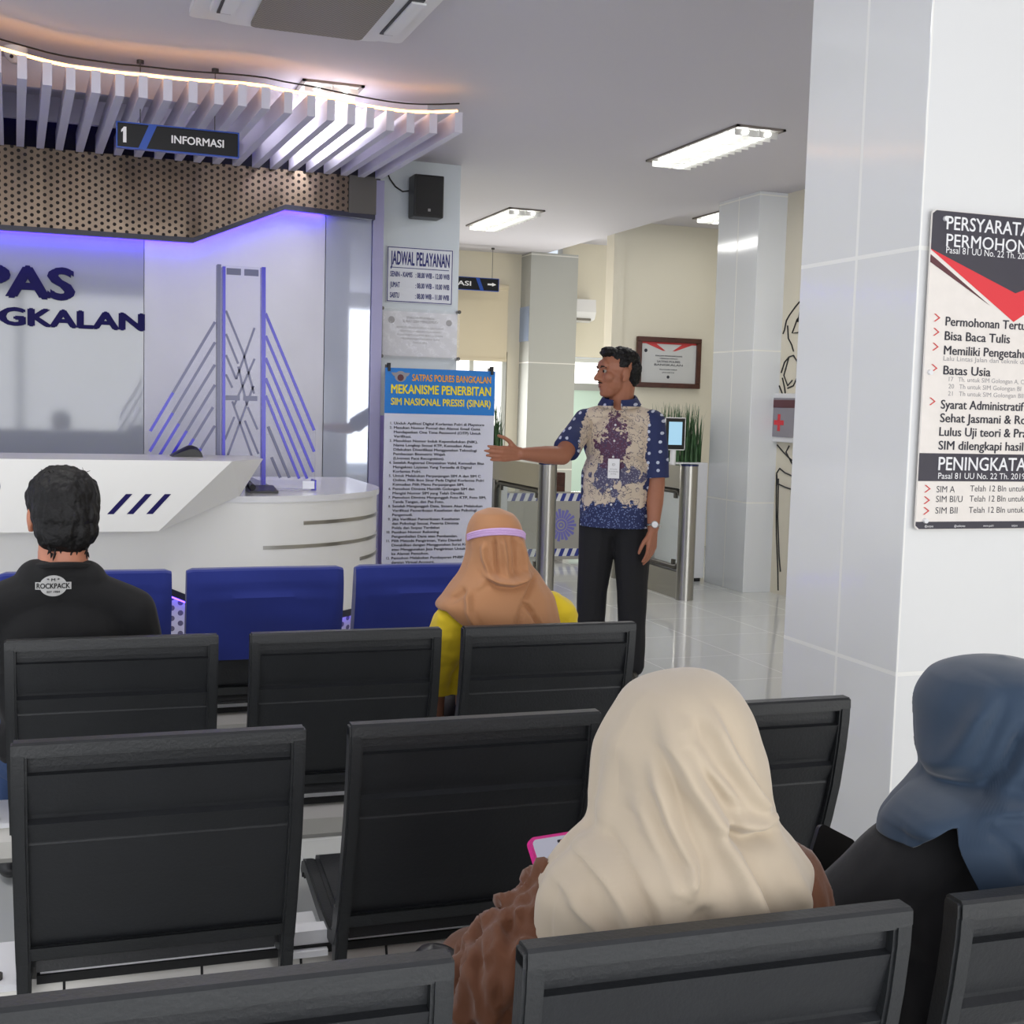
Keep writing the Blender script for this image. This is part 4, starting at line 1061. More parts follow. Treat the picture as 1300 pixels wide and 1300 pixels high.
def wrinkle(me, amp, freq, squash=(1, 1, 1), seed=0.0, ridge=False, where=None):
    nrm = [v.normal.copy() for v in me.vertices]
    for v, n in zip(me.vertices, nrm):
        p = Vector((v.co.x * squash[0] + seed, v.co.y * squash[1], v.co.z * squash[2])) * freq
        q = MN.noise(p)
        if ridge: q = 0.5 - abs(q) * 2
        a = amp if where is None else amp * where(v.co)
        v.co += n * (q * a)
def clip_me(me, co, no, keep_if=None, fill=True):
    """cuts off what lies on the +no side of a plane; keep_if limits the cut to a region"""
    b = NB(); b.from_mesh(me)
    co, no = Vector(co), Vector(no).normalized()
    fs = [f for f in b.faces if keep_if is None or keep_if(f.calc_center_median())]
    geom = list({v for f in fs for v in f.verts}) + list({e for f in fs for e in f.edges}) + fs
    r = bmesh.ops.bisect_plane(b, geom=geom, plane_co=co, plane_no=no)
    kill = [f for f in b.faces if (f.calc_center_median() - co).dot(no) > 1e-6 and (keep_if is None or keep_if(f.calc_center_median()))]
    bmesh.ops.delete(b, geom=kill, context='FACES')
    if fill:
        es = [e for e in b.edges if len(e.link_faces) == 1 and abs((e.verts[0].co - co).dot(no)) < 2e-4 and abs((e.verts[1].co - co).dot(no)) < 2e-4]
        if es: bmesh.ops.holes_fill(b, edges=es, sides=0)
    b.to_mesh(me); b.free()
    return me
def basis(f, up=(0, 0, 1)):
    f = Vector(f).normalized(); r = f.cross(Vector(up)).normalized(); u = r.cross(f)
    return f, r, u
def head_blobs(big, c, fdir, s=1.0, up=(0, 0, 1), ears=True, wide=1.0):
    f, r, u = basis(fdir, up); c = Vector(c)
    P = lambda a, b_, d: c + f * (a * s) + r * (b_ * s * wide) + u * (d * s)
    Rm = Matrix((f, r, u)).transposed()
    E_ = lambda a, b_, d, ra, rb, rd: ell(big, P(a, b_, d), (ra * s, rb * s * wide, rd * s), Rm)
    E_(-.012, 0, .03, .098, .078, .088); E_(.022, 0, -.03, .070, .064, .082); E_(.040, 0, -.075, .046, .046, .040)
    E_(.062, 0, -.098, .024, .026, .018); E_(.070, 0, .035, .026, .052, .030)
    caps(big, P(.086, 0, .010), .008 * s, P(.108, 0, -.028), .0125 * s)
    for sg in (1, -1):
        E_(.092, sg * .012, -.033, .010, .009, .008); E_(.058, sg * .040, -.022, .028, .026, .028); E_(.082, sg * .028, .024, .012, .022, .007)
        if ears: E_(-.010, sg * .083, -.006, .021, .010, .033); E_(-.002, sg * .080, -.034, .011, .010, .011); E_(.002, sg * .080, -.006, .010, .012, .014)
    E_(.083, 0, -.058, .010, .024, .008); E_(.080, 0, -.070, .010, .021, .008)
    return P
def face_details(parent, P, s, brow=True):
    bm = NB()
    for sg in (1, -1): bmesh.ops.create_uvsphere(bm, u_segments=14, v_segments=10, radius=.0095 * s, matrix=Matrix.Translation(P(.0775, sg * .031, .007)))
    ey = obj('eyes', bm, M['eye'], parent, True)
    bm = NB()
    for sg in (1, -1): bmesh.ops.create_uvsphere(bm, u_segments=12, v_segments=8, radius=.0066 * s, matrix=Matrix.Translation(P(.0832, sg * .032, .006)))
    obj('irises', bm, M['iris'], ey, True)
    bm = NB()
    for sg in (1, -1): tube(bm, [P(.091, sg * .014, .024), P(.0935, sg * .026, .029), P(.088, sg * .040, .028), P(.078, sg * .050, .022)], [.003 * s, .004 * s, .0036 * s, .0015 * s], 8)
    obj('eyebrows', bm, M['hair'], parent, True)
    bm = NB()
    for d, w in ((-.059, .021), (-.069, .018)):
        tube(bm, [P(.078, -w, d), P(.0885, -w * .4, d + .002), P(.0885, w * .4, d + .002), P(.078, w, d)], [.002 * s, .0042 * s, .0042 * s, .002 * s], 8)
    obj('lips', bm, M['lips'], parent, True)
def hand_blobs(big, wrist, xdir, thumb, size=.18, curl=(.25, .3, .2), spread=.0, thumb_open=.75):
    x = Vector(xdir).normalized(); t = Vector(thumb); t = (t - x * t.dot(x)).normalized(); n = x.cross(t)
    w = Vector(wrist); k = size / .18
    P = lambda a, b_, c: w + x * (a * k) + t * (b_ * k) + n * (c * k)
    kn = [(.092, .030), (.097, .010), (.092, -.010), (.084, -.028)]
    for a, b_ in kn: caps(big, P(.0, b_ * .62, 0), .0155 * k, P(a, b_, 0), .0125 * k)
    caps(big, P(.02, .022, .004), .017 * k, P(.05, .034, .008), .013 * k)
    for i, ((a, b_), ln) in enumerate(zip(kn, (.074, .082, .076, .060))):
        p = P(a, b_, 0); ang = 0; sp = (1.5 - i) * spread
        for seg, (fr, r0, r1) in enumerate(((.45, .0100, .0090), (.31, .0090, .0082), (.24, .0082, .0068))):
            ang += curl[seg] * (1 + .12 * i)
            d = (x * cos(ang) + n * sin(ang)) * cos(sp) + t * sin(sp)
            q = p + d * (ln * fr * k); caps(big, p, r0 * k, q, r1 * k); p = q
    p = P(.030, .030, .004)
    for d3, ln, r0, r1 in (((.70, thumb_open, .25), .042, .0135, .0115), ((.85, thumb_open * .6, .22), .034, .0112, .0098), ((.95, thumb_open * .3, .22), .027, .0098, .0078)):
        d = (x * d3[0] + t * d3[1] + n * d3[2]).normalized(); q = p + d * (ln * k); caps(big, p, r0 * k, q, r1 * k); p = q

def scarf(name, levels, mat, parent, folds=(), hem=None, ripple=(0.004, 9), face=None, rows=110, seg=150, back=0.35, seed=0):
    """draped headscarf: rings given from the crown down as (z, centre x, half width, centre y, half depth)"""
    lv = sorted(levels, key=lambda q: -q[0])
    zt = lv[0][0]; zl = lv[-1][0]
    def at(z):
        for i in range(len(lv) - 1):
            a, b = lv[i], lv[i + 1]
            if a[0] >= z >= b[0]:
                f = (a[0] - z) / max(1e-6, a[0] - b[0])
                p0 = lv[max(0, i - 1)]; p3 = lv[min(len(lv) - 1, i + 2)]
                out = []
                for k in range(1, 5):
                    m0 = (b[k] - p0[k]) / max(1e-6, p0[0] - b[0]) * (a[0] - b[0]); m1 = (p3[k] - a[k]) / max(1e-6, a[0] - p3[0]) * (a[0] - b[0])
                    h = (2 * f ** 3 - 3 * f * f + 1) * a[k] + (f ** 3 - 2 * f * f + f) * m0 + (-2 * f ** 3 + 3 * f * f) * b[k] + (f ** 3 - f * f) * m1
                    lo, hi = min(a[k], b[k]), max(a[k], b[k]); out.append(min(max(h, lo - .002), hi + .002))
                return out
        return lv[-1][1:]
    def fold(x, z):
        tot = 0
        for pts, amp, wid, asym in folds:
            best = None
            L_ = len(pts) - 1
            for i in range(L_):
                ax, az = pts[i]; bx, bz = pts[i + 1]
                dx, dz = bx - ax, bz - az; l2 = dx * dx + dz * dz
                f = max(0, min(1, ((x - ax) * dx + (z - az) * dz) / l2))
                px, pz = ax + f * dx, az + f * dz
                d = hypot(x - px, z - pz); sd = (dx * (z - az) - dz * (x - ax))
                if best is None or d < best[0]: best = (d, 1 if sd > 0 else -1, (i + f) / L_)
            d, sg, s = best
            if d > wid * 4: continue
            taper = min(1, s / .18 + .12) * min(1, (1 - s) / .18 + .25)
            q = d / wid * sg
            tot += amp * taper * (exp(-q * q) - asym * (q - .9) * exp(-(q - .9) ** 2 * 1.2) * .9)
        return tot
    bm = NB(); grid = []
    for j in range(rows + 1):
        t = (j / rows) ** 1.25
        ring = []
        for i in range(seg):
            th = 2 * pi * i / seg
            zb_ = zl if hem is None else max(zl, hem(th))
            z = zt + (zb_ - zt) * t
            cx, rx, cy, ry = at(z)
            cc, ss = cos(th), sin(th)
            e = 0.92
            x = cx + rx * math.copysign(abs(cc) ** e, cc); y = cy + ry * math.copysign(abs(ss) ** e, ss)
            dep = min(1, (zt - z) / .16)
            d = ripple[0] * dep * sin(ripple[1] * th + 3 * sin(th * 2 + seed) + 10 * (zt - z)) * (0.4 + .6 * (ss > -.2))
            wgt = max(0, min(1, (back - ss) / .5))
            d += wgt * fold(x, z)
            d += .0025 * MN.noise(Vector((x * 14 + seed, y * 14, z * 9))) * min(1, dep * 2)
            nx, ny = cc * ry, ss * rx; l = hypot(nx, ny) or 1
            ring.append(bm.verts.new((x + nx / l * d, y + ny / l * d, z)))
        grid.append(ring)
    top = bm.verts.new((lv[0][1], lv[0][3], zt + .0015))
    def hole(p):
        if face is None: return False
        (fx, fy), z0, z1, hw, cx, cy = face
        d = Vector((p.x - cx, p.y - cy)); u = d.x * fx + d.y * fy; v = -d.x * fy + d.y * fx
        zz = (p.z - (z0 + z1) / 2) / ((z1 - z0) / 2)
        return u > 0 and (v / hw) ** 2 + zz ** 2 < 1
    for i in range(seg):
        bm.faces.new((top, grid[0][i], grid[0][(i + 1) % seg]))
    for A, B in zip(grid[:-1], grid[1:]):
        for i in range(seg):
            q = (A[i], B[i], B[(i + 1) % seg], A[(i + 1) % seg])
            c = (q[0].co + q[2].co) / 2
            if not hole(c): bm.faces.new(q)
    bmesh.ops.recalc_face_normals(bm, faces=bm.faces)
    o = obj(name, bm, mat, parent, 'all')
    s = o.modifiers.new('thickness', 'SOLIDIFY'); s.thickness = 0.003; s.offset = -1
    return o
def sheet(name, P, mat, parent, thick=.003, sub=2):
    """cloth patch from a grid of points"""
    bm = NB(); g = [[bm.verts.new(p) for p in row] for row in P]
    for A, B in zip(g[:-1], g[1:]):
        for i in range(len(A) - 1): bm.faces.new((A[i], A[i + 1], B[i + 1], B[i]))
    o = obj(name, bm, mat, parent, 'all')
    m1 = o.modifiers.new('s', 'SUBSURF'); m1.levels = sub; m1.render_levels = sub
    m2 = o.modifiers.new('t', 'SOLIDIFY'); m2.thickness = thick
    return o

def seated_bottoms(hx, hy, spread, knee_y, foot_y, mat, parent, name='trousers', kx=None, r=1.0, skirt=False):
    bm = NB(); ell(bm, (hx, hy, .505), (.165 * r, .125, .095))
    kn = []
    for sg in (1, -1):
        h = (hx + sg * .09, hy + .03, .495); k = ((kx or hx) + sg * spread, knee_y, .50); f = (k[0] + sg * .01, foot_y, .10)
        caps(bm, h, .088 * r, k, .064 * r); caps(bm, k, .062 * r, f, .050 * r); kn.append((k, f))
    if skirt:
        hull_into(bm, [Vector(kn[i][0]) + Vector(s) * .06 for i in (0, 1) for s in SPH] + [Vector(kn[i][1]) + Vector(s) * .055 for i in (0, 1) for s in SPH])
        hull_into(bm, [Vector(kn[i][0]) + Vector(s) * .06 for i in (0, 1) for s in SPH] + [Vector((hx + sg * .08, hy + .05, .49)) + Vector(s) * .08 for sg in (1, -1) for s in SPH])
    me = fuse(bm, .009, 5); wrinkle(me, .006, 11, (1, 1, .6), hx)
    o = obj_me(name, me, mat, parent)
    for k, f in kn:
        b = NB(); ell(b, (f[0], f[1] + .06, .042), (.045, .115, .040)); caps(b, (f[0], f[1], .05), .04, (f[0], f[1] + .01, .12), .036)
        m2 = fuse(b, .007, 3); clip_me(m2, (0, 0, .004), (0, 0, -1)); obj_me('shoe', m2, M['black'], parent)
    return o

# ---------------------------------------------------------------- man in black T-shirt
def person(name_label, loc): return thing('person', name_label, 'person', loc)
p1 = person('seated man in a black T-shirt seen from behind, short black hair', (0.0, 3.36, 0))
hc = (0.004, 3.37, 1.105); hd = (-.16, 1, -.05)
bm = NB(); Pm = head_blobs(bm, hc, hd, .93, wide=1.02)
caps(bm, (.006, 3.345, 1.05), .060, (.004, 3.325, .93), .064)
shL, shR = (-.175, 3.325, .865), (.172, 3.325, .860)
elL, elR = (-.245, 3.40, .62), (.235, 3.41, .60)
wrL, wrR = (-.10, 3.58, .60), (.11, 3.58, .59)
ell(bm, (0, 3.33, .78), (.15, .085, .14)); ell(bm, (0, 3.34, .60), (.13, .09, .14))
for s, e, w in ((shL, elL, wrL), (shR, elR, wrR)):
    chain(bm, [s, e, w], [.044, .038, .027])
hand_blobs(bm, wrL, (.5, .85, -.12), (.85, -.5, .1), .175); hand_blobs(bm, wrR, (-.5, .85, -.12), (-.85, -.5, .1), .175)
me = fuse(bm, .0055, 4); b1 = obj_me('body', me, M['skin_m2'], p1)
face_details(b1, Pm, .93)
bm = NB()
f, r, u = basis(hd); C0 = Vector(hc); Rm = Matrix((f, r, u)).transposed()
Q = lambda a, b_, d: C0 + f * a + r * b_ + u * d
ell(bm, Q(-.012, 0, .045), (.102, .092, .084), Rm); ell(bm, Q(-.046, 0, .008), (.070, .086, .080), Rm); ell(bm, Q(-.058, 0, -.034), (.054, .078, .064), Rm); ell(bm, Q(-.05, 0, -.068), (.034, .056, .032), Rm); ell(bm, Q(.03, 0, .080), (.06, .07, .035), Rm)
me = fuse(bm, .004, 5)
wrinkle(me, .005, 48, (1, 1, .3), 3.1); wrinkle(me, .0035, 110, (1, 1, .35), 1.7)
obj_me('hair', me, M['hair'], b1)
bm = NB()
for k in range(46):
    a = random.uniform(-1.1, 1.1) * (pi / 2) - pi / 2 + pi; 
    ang = random.uniform(0, pi * 2); st = Q(-.070 + .012 * cos(ang), .048 * random.uniform(-1, 1), random.uniform(-.092, -.07))
    e_ = st + Vector((random.uniform(-.006, .006), -.004, -random.uniform(.008, .022)))
    tube(bm, [st, (st + e_) / 2 + Vector((0, -.003, 0)), e_], [.0035, .0026, .0006], 5)
for k in range(30):
    st = Q(random.uniform(-.07, .05), random.uniform(-.05, .05), .112); e_ = st + Vector((random.uniform(-.016, .016), random.uniform(-.01, .01), random.uniform(.002, .012)))
    tube(bm, [st - Vector((0, 0, .01)), st, e_], [.0016, .0012, .0004], 4)
obj('loose_hair', bm, M['hair'], b1)
bm = NB()
ell(bm, (0.0, 3.335, .80), (.185, .105, .135)); ell(bm, (0.0, 3.345, .66), (.165, .115, .17)); ell(bm, (0, 3.35, .53), (.17, .13, .10))
caps(bm, (-.165, 3.325, .875), .058, (-.02, 3.32, .925), .066); caps(bm, (.165, 3.325, .868), .058, (.02, 3.32, .925), .066); caps(bm, (-.055, 3.318, .944), .056, (.055, 3.318, .944), .056); caps(bm, (-.03, 3.30, .955), .045, (.03, 3.30, .955), .045)
for s, e in ((shL, elL), (shR, elR)): caps(bm, s, .062, e, .058)
me = fuse(bm, .006, 8); wrinkle(me, .006, 9, (1, 1, .7), 5.0)
for s, e in ((shL, elL), (shR, elR)):
    d = (Vector(e) - Vector(s)); co = Vector(s) + d * .86
    clip_me(me, co, d, lambda c, co=co: (c - co).length < .12 and abs(c.x) > .17)
ob = obj_me('t_shirt', me, M['tshirt'], p1)
tm = me
bm = NB(); tube(bm, [(.004 + .066 * cos(a), 3.320 + .066 * sin(a), .982 - .012 * sin(a)) for a in [2 * pi * k / 28 for k in range(28)]], .0075, 8, closed=True); obj('collar', bm, M['tshirt'], ob, True)
# printed badge on the back of the shirt, laid on the cloth
O = Vector((-.060, 3.22, .915))
def lay(bm_, me_, dy=.0012):
    from mathutils.bvhtree import BVHTree
    bv = BVHTree.FromPolygons([v.co for v in me_.vertices], [p.vertices for p in me_.polygons])
    off = root_loc(p1)
    for v in bm_.verts:
        h = bv.ray_cast(Vector((v.co.x, v.co.y - .3, v.co.z)) - off, Vector((0, 1, 0)))
        if h[0] is not None: v.co.y = h[0].y + off.y - dy
bm = NB()
cx, cz = -.018, .942
outline = []
for k in range(40):
    a = 2 * pi * k / 40; outline.append((cx + .032 * cos(a) * (1.0), cz + .026 * sin(a)))
for ring in range(6):
    r0, r1 = ring / 6, (ring + 1) / 6
    for k in range(40):
        A, B = outline[k], outline[(k + 1) % 40]
        pp = [(cx + (q[0] - cx) * rr, cz + (q[1] - cz) * rr) for q, rr in ((A, r0 or .01), (B, r0 or .01), (B, r1), (A, r1))]
        bm.faces.new([bm.verts.new((q[0], 3.2, q[1])) for q in pp])
for k in range(12):
    u0, u1 = cx - .042 + .007 * k, cx - .035 + .007 * k
    bm.faces.new([bm.verts.new((q[0], 3.2, q[1])) for q in ((u0, cz - .009), (u1, cz - .009), (u1, cz + .009), (u0, cz + .009))])
lay(bm, tm, .0015); obj('shirt_print', bm, pbr('shirt_print_grey', lin(176, 176, 174), .7), ob)
bm = NB()
text(bm, 'ROCKPACK', (0, 3.2, 0), (1, 0, 0), (0, 0, 1), cx, cz - .006, .0125, w=.078, align='c', bold=.03); text(bm, 'EST 1984', (0, 3.2, 0), (1, 0, 0), (0, 0, 1), cx, cz - .017, .005, w=.03, align='c', bold=.02); text(bm, '* M *', (0, 3.2, 0), (1, 0, 0), (0, 0, 1), cx, cz + .012, .007, w=.03, align='c', bold=.02)
lay(bm, tm, .0032); obj('shirt_print_letters', bm, M['tshirt'], ob)
seated_bottoms(0.0, 3.36, .13, 3.78, 3.80, M['jeans'], p1, 'jeans')

# ---------------------------------------------------------------- woman with brown headscarf
p2 = person('seated woman in brown headscarf and mustard blouse with lilac mask strap', (1.20, 3.36, 0))
hc = (1.168, 3.37, 1.02); hd = (-.12, 1, -.12)
bm = NB(); Pm = head_blobs(bm, hc, hd, .80, ears=False); caps(bm, (1.17, 3.35, .98), .045, (1.18, 3.33, .86), .05)
ell(bm, (1.2, 3.34, .74), (.13, .08, .14)); ell(bm, (1.2, 3.36, .58), (.14, .09, .14))
shL, shR = (1.04, 3.325, .80), (1.355, 3.325, .805); elL, elR = (.988, 3.335, .645), (1.42, 3.40, .58); wrL, wrR = (1.004, 3.365, .495), (1.28, 3.58, .56)
for s, e, w in ((shL, elL, wrL), (shR, elR, wrR)): chain(bm, [s, e, w], [.04, .036, .026])
hand_blobs(bm, wrL, (.1, .62, -.60), (.9, -.2, 0), .155); hand_blobs(bm, wrR, (-.6, .75, -.1), (-.8, -.5, .1), .16)
b2 = obj_me('body', fuse(bm, .006, 4), M['skin_w'], p2); face_details(b2, Pm, .80)
bm = NB()
ell(bm, (1.2, 3.335, .75), (.175, .10, .14)); ell(bm, (1.2, 3.35, .62), (.175, .115, .17)); ell(bm, (1.2, 3.36, .53), (.185, .13, .11))
caps(bm, shL, .058, (1.17, 3.325, .87), .06); caps(bm, shR, .062, (1.2, 3.325, .87), .06)
chain(bm, [shL, elL, (.997, 3.35, .575)], [.062, .056, .050]); chain(bm, [shR, elR, wrR], [.064, .056, .045])
me = fuse(bm, .006, 6); wrinkle(me, .010, 16, (1, 1, .7), 2.0); wrinkle(me, .004, 34, (.6, 1, 1.4), 9.0)
clip_me(me, (.997, 3.35, .605), (.0, .12, -1), lambda c: (c - Vector((.997, 3.35, .57))).length < .10 and c.x < 1.06)
obj_me('blouse', me, M['yellow_sh'], p2)
seated_bottoms(1.21, 3.38, .10, 3.78, 3.80, M['skirt'], p2, 'skirt', r=1.05, skirt=True)
LB = [(1.123, 1.164, .017, 3.36, .02), (1.115, 1.165, .036, 3.36, .048), (1.107, 1.166, .053, 3.36, .065), (1.078, 1.168, .072, 3.36, .088), (1.043, 1.169, .080, 3.36, .097), (.999, 1.172, .086, 3.352, .098), (.966, 1.172, .096, 3.345, .092), (.939, 1.175, .115, 3.335, .094), (.909, 1.171, .138, 3.325, .108), (.881, 1.170, .160, 3.32, .118), (.851, 1.165, .176, 3.32, .126), (.814, 1.180, .170, 3.32, .130), (.781, 1.20, .156, 3.32, .132), (.72, 1.21, .150, 3.32, .134)]
G = [([(1.238, .952), (1.21, .934), (1.175, .926), (1.14, .930), (1.112, .946)], .011, .011, 1.1),
     ([(1.112, 1.03), (1.112, .99), (1.122, .945)], .006, .007, .5), ([(1.135, 1.05), (1.138, .99), (1.145, .935)], -.005, .007, .4), ([(1.158, 1.05), (1.164, .99), (1.168, .93)], .007, .008, .5), ([(1.19, 1.05), (1.194, 1.0), (1.195, .935)], -.005, .008, .4), ([(1.205, 1.05), (1.222, 1.0), (1.228, .95)], .006, .008, .5),
     ([(1.203, .876), (1.228, .905), (1.262, .938)], -.006, .007, .8), ([(1.203, .876), (1.23, .845), (1.263, .79)], -.006, .007, .8), ([(1.203, .876), (1.188, .826), (1.179, .77)], -.005, .007, .7), ([(1.112, .935), (1.058, .905), (1.05, .85), (1.074, .80)], .007, .009, .7), ([(1.10, .93), (1.05, .90), (1.01, .87)], -.006, .008, .6)]
def hem2(th):
    x = cos(th)
    return .845 - .005 * 0 if x < -.92 else (.845 - (.92 + x) * .42 if x < -.62 else .725)
G = [(a, b * 2.3, c * .85, d) for a, b, c, d in G]
scarf('headscarf', LB, M['brown_h'], p2, G, hem2, (.003, 8), ((-.12, .99), .93, 1.10, .062, 1.168, 3.36), seed=2)
bm = NB()
pts = []
for k in range(25):
    a = radians(180 + 180 * k / 24); pts.append((1.169 + .0815 * cos(a), 3.36 + .1015 * sin(a), 1.040 + .030 * -sin(a) - .004 * cos(a)))
for dz in (-.006, 0, .006): tube(bm, [(p[0], p[1] - .001, p[2] + dz - .004) for p in pts], .0045, 6)
obj('mask_strap', bm, M['lilac'], p2, True)

# ---------------------------------------------------------------- woman with cream headscarf
p3 = person('seated woman in long cream headscarf and brown blouse, largest figure, holding a pink phone', (.73, 1.44, 0))
hc = (.79, 1.475, .965); hd = (-.22, .95, -.34)
bm = NB(); Pm = head_blobs(bm, hc, hd, .86, up=(-.05, .3, 1), ears=False); caps(bm, (.778, 1.45, .91), .05, (.755, 1.41, .80), .056)
ell(bm, (.735, 1.40, .70), (.14, .075, .13)); ell(bm, (.73, 1.43, .56), (.14, .085, .13))
shL, shR = (.612, 1.40, .750), (.895, 1.40, .775); elL, elR = (.525, 1.47, .615), (.938, 1.46, .60); wrL, wrR = (.715, 1.71, .640), (.85, 1.69, .63)
for s, e, w in ((shL, elL, wrL), (shR, elR, wrR)): chain(bm, [s, e, w], [.04, .036, .026])
hand_blobs(bm, wrL, (.40, .80, .42), (-.6, .5, .45), .150, (.5, .75, .5), 0, .15); hand_blobs(bm, wrR, (-.45, .80, .2), (.3, .4, .8), .155, (.55, .75, .5))
b3 = obj_me('body', fuse(bm, .0055, 4), M['skin_w'], p3); face_details(b3, Pm, .86)
bm = NB()
ell(bm, (.735, 1.40, .715), (.175, .095, .135)); ell(bm, (.73, 1.42, .60), (.165, .11, .15)); ell(bm, (.73, 1.44, .53), (.18, .13, .10))
caps(bm, shL, .062, (.72, 1.40, .81), .052); caps(bm, shR, .078, (.76, 1.40, .81), .052)
caps(bm, (.592, 1.45, .800), .034, (.552, 1.45, .71), .070); chain(bm, [shL, (.548, 1.44, .70), elL, (.56, 1.56, .635), (.67, 1.68, .648), (.70, 1.70, .650)], [.062, .076, .078, .062, .046, .040]); chain(bm, [shR, (.932, 1.42, .71), elR, wrR], [.078, .070, .056, .042])
me = fuse(bm, .006, 6)
wl_ = lambda c: 1.0 if c.x < .66 else .25
wrinkle(me, .012, 19, (1.3, 1, .6), 4.2, True, wl_); wrinkle(me, .012, 34, (1.5, 1, .45), 7.7, True, wl_); wrinkle(me, .004, 70, (1.3, 1, .5), 2.7, False, wl_)
obj_me('blouse', me, M['brown_sh'], p3)
seated_bottoms(.73, 1.45, .10, 1.86, 1.88, M['brown_sh'], p3, 'skirt', r=1.05, skirt=True)
LC = [(1.071, .811, .004, 1.47, .006), (1.066, .802, .030, 1.47, .040), (1.053, .790, .058, 1.47, .074), (1.036, .785, .076, 1.47, .094), (1.015, .783, .089, 1.468, .106), (.988, .778, .101, 1.463, .116), (.963, .777, .110, 1.46, .122), (.909, .772, .117, 1.44, .122), (.879, .768, .126, 1.42, .118), (.861, .757, .150, 1.405, .118), (.845, .75, .168, 1.395, .120), (.829, .747, .181, 1.39, .122), (.812, .741, .185, 1.385, .122), (.778, .735, .182, 1.38, .122), (.748, .730, .179, 1.375, .122), (.62, .728, .176, 1.37, .122)]
FC0 = [([(.728, 1.045), (.725, 1.0), (.736, .958), (.757, .913), (.769, .87), (.781, .828), (.80, .77)], .013, .015, .8), ([(.698, .985), (.706, .916), (.716, .876), (.702, .845)], .010, .010, .8), ([(.676, .94), (.69, .88), (.686, .84)], .006, .013, .5),
      ([(.770, 1.045), (.787, .988), (.812, .945), (.838, .915)], .008, .012, .7), ([(.742, 1.035), (.742, 1.005), (.756, .974), (.79, .93)], .007, .010, .6), ([(.755, .905), (.80, .889), (.85, .888)], -.009, .011, .6), ([(.775, .915), (.82, .905), (.855, .91)], .006, .012, .2),
      ([(.648, .895), (.639, .867), (.642, .846), (.651, .823), (.66, .77)], -.0055, .011, .5), ([(.630, .89), (.622, .86), (.628, .83), (.638, .79)], .010, .013, .3), ([(.584, .85), (.582, .825), (.602, .80), (.62, .77)], .006, .010, .6), ([(.71, .83), (.725, .80), (.75, .77)], -.007, .018, .4), ([(.845, .86), (.87, .81), (.87, .76)], .005, .018, .3), ([(.655, .99), (.662, .95), (.666, .90)], -.004, .016, .3)]
FC = [(a, b * 1.9, c * .85, d) for a, b, c, d in FC0]
scarf('headscarf', LC, M['cream_h'], p3, FC, None, (.004, 7), ((-.2, .98), .89, 1.05, .072, .785, 1.46), seed=1, rows=150, seg=200)
# phone in her hands
t = thing('phone', 'phone in a pink case held by the woman in cream headscarf', 'phone', (.71, 1.755, .735))
PM = Matrix.Translation((.768, 1.770, .711)) @ Matrix.Rotation(radians(8), 4, 'Z') @ Matrix.Rotation(radians(-42), 4, 'X')
bm = NB(); prism(bm, rrect(-.078, .078, -.038, .038, .011), -.005, .006, 'y'); bm.transform(PM); obj('case', bm, M['pink'], t, True)
bm = NB(); prism(bm, rrect(-.073, .073, -.033, .033, .008), -.0062, -.0045, 'y'); bm.transform(PM); sc_ = obj('screen', bm, M['screen'], t)
bm = NB(); prism(bm, rrect(-.030, .002, .022, .027, .002), -.0068, -.006, 'y'); 
text(bm, 'SORI', (0, -.0066, 0), (1, 0, 0), (0, 0, 1), -.052, -.008, .014, w=.07, bold=.04); bm.transform(PM); obj('screen_marks', bm, M['txt_dark'], sc_)

# ---------------------------------------------------------------- woman with blue headscarf
p4 = person('seated woman in blue headscarf and black top cut by the right edge', (1.27, 1.44, 0))
hc = (1.315, 1.462, .955); hd = (-.62, .74, -.30)
bm = NB(); Pm = head_blobs(bm, hc, hd, .90, ears=False); caps(bm, (1.305, 1.45, .90), .05, (1.29, 1.42, .80), .056)
ell(bm, (1.28, 1.41, .70), (.14, .075, .13)); ell(bm, (1.28, 1.43, .56), (.14, .085, .13))
shL, shR = (1.135, 1.43, .785), (1.44, 1.40, .78); elL, elR = (1.062, 1.53, .645), (1.50, 1.47, .60); wrL, wrR = (1.125, 1.625, .645), (1.30, 1.66, .60)
for s, e, w in ((shL, elL, wrL), (shR, elR, wrR)): chain(bm, [s, e, w], [.04, .036, .026])
hand_blobs(bm, wrL, (.45, .75, .35), (.5, -.3, .7), .15, (.4, .6, .4), 0, .4); hand_blobs(bm, wrR, (-.7, .6, .1), (.2, .3, .9), .165)
b4 = obj_me('body', fuse(bm, .0055, 4), M['skin_w'], p4); face_details(b4, Pm, .90)
bm = NB()
ell(bm, (1.28, 1.405, .715), (.178, .10, .14)); ell(bm, (1.27, 1.42, .60), (.17, .115, .16)); ell(bm, (1.27, 1.44, .53), (.18, .13, .10))
caps(bm, shL, .068, (1.27, 1.40, .825), .06); caps(bm, shR, .07, (1.30, 1.40, .825), .06)
chain(bm, [shL, elL, wrL], [.070, .058, .042]); chain(bm, [shR, elR, wrR], [.07, .058, .042])
me = fuse(bm, .006, 6); wrinkle(me, .006, 15, (1, 1, .7), 1.2); obj_me('top', me, M['blackcloth'], p4)
seated_bottoms(1.27, 1.45, .10, 1.86, 1.88, M['skirt'], p4, 'skirt', r=1.05, skirt=True)
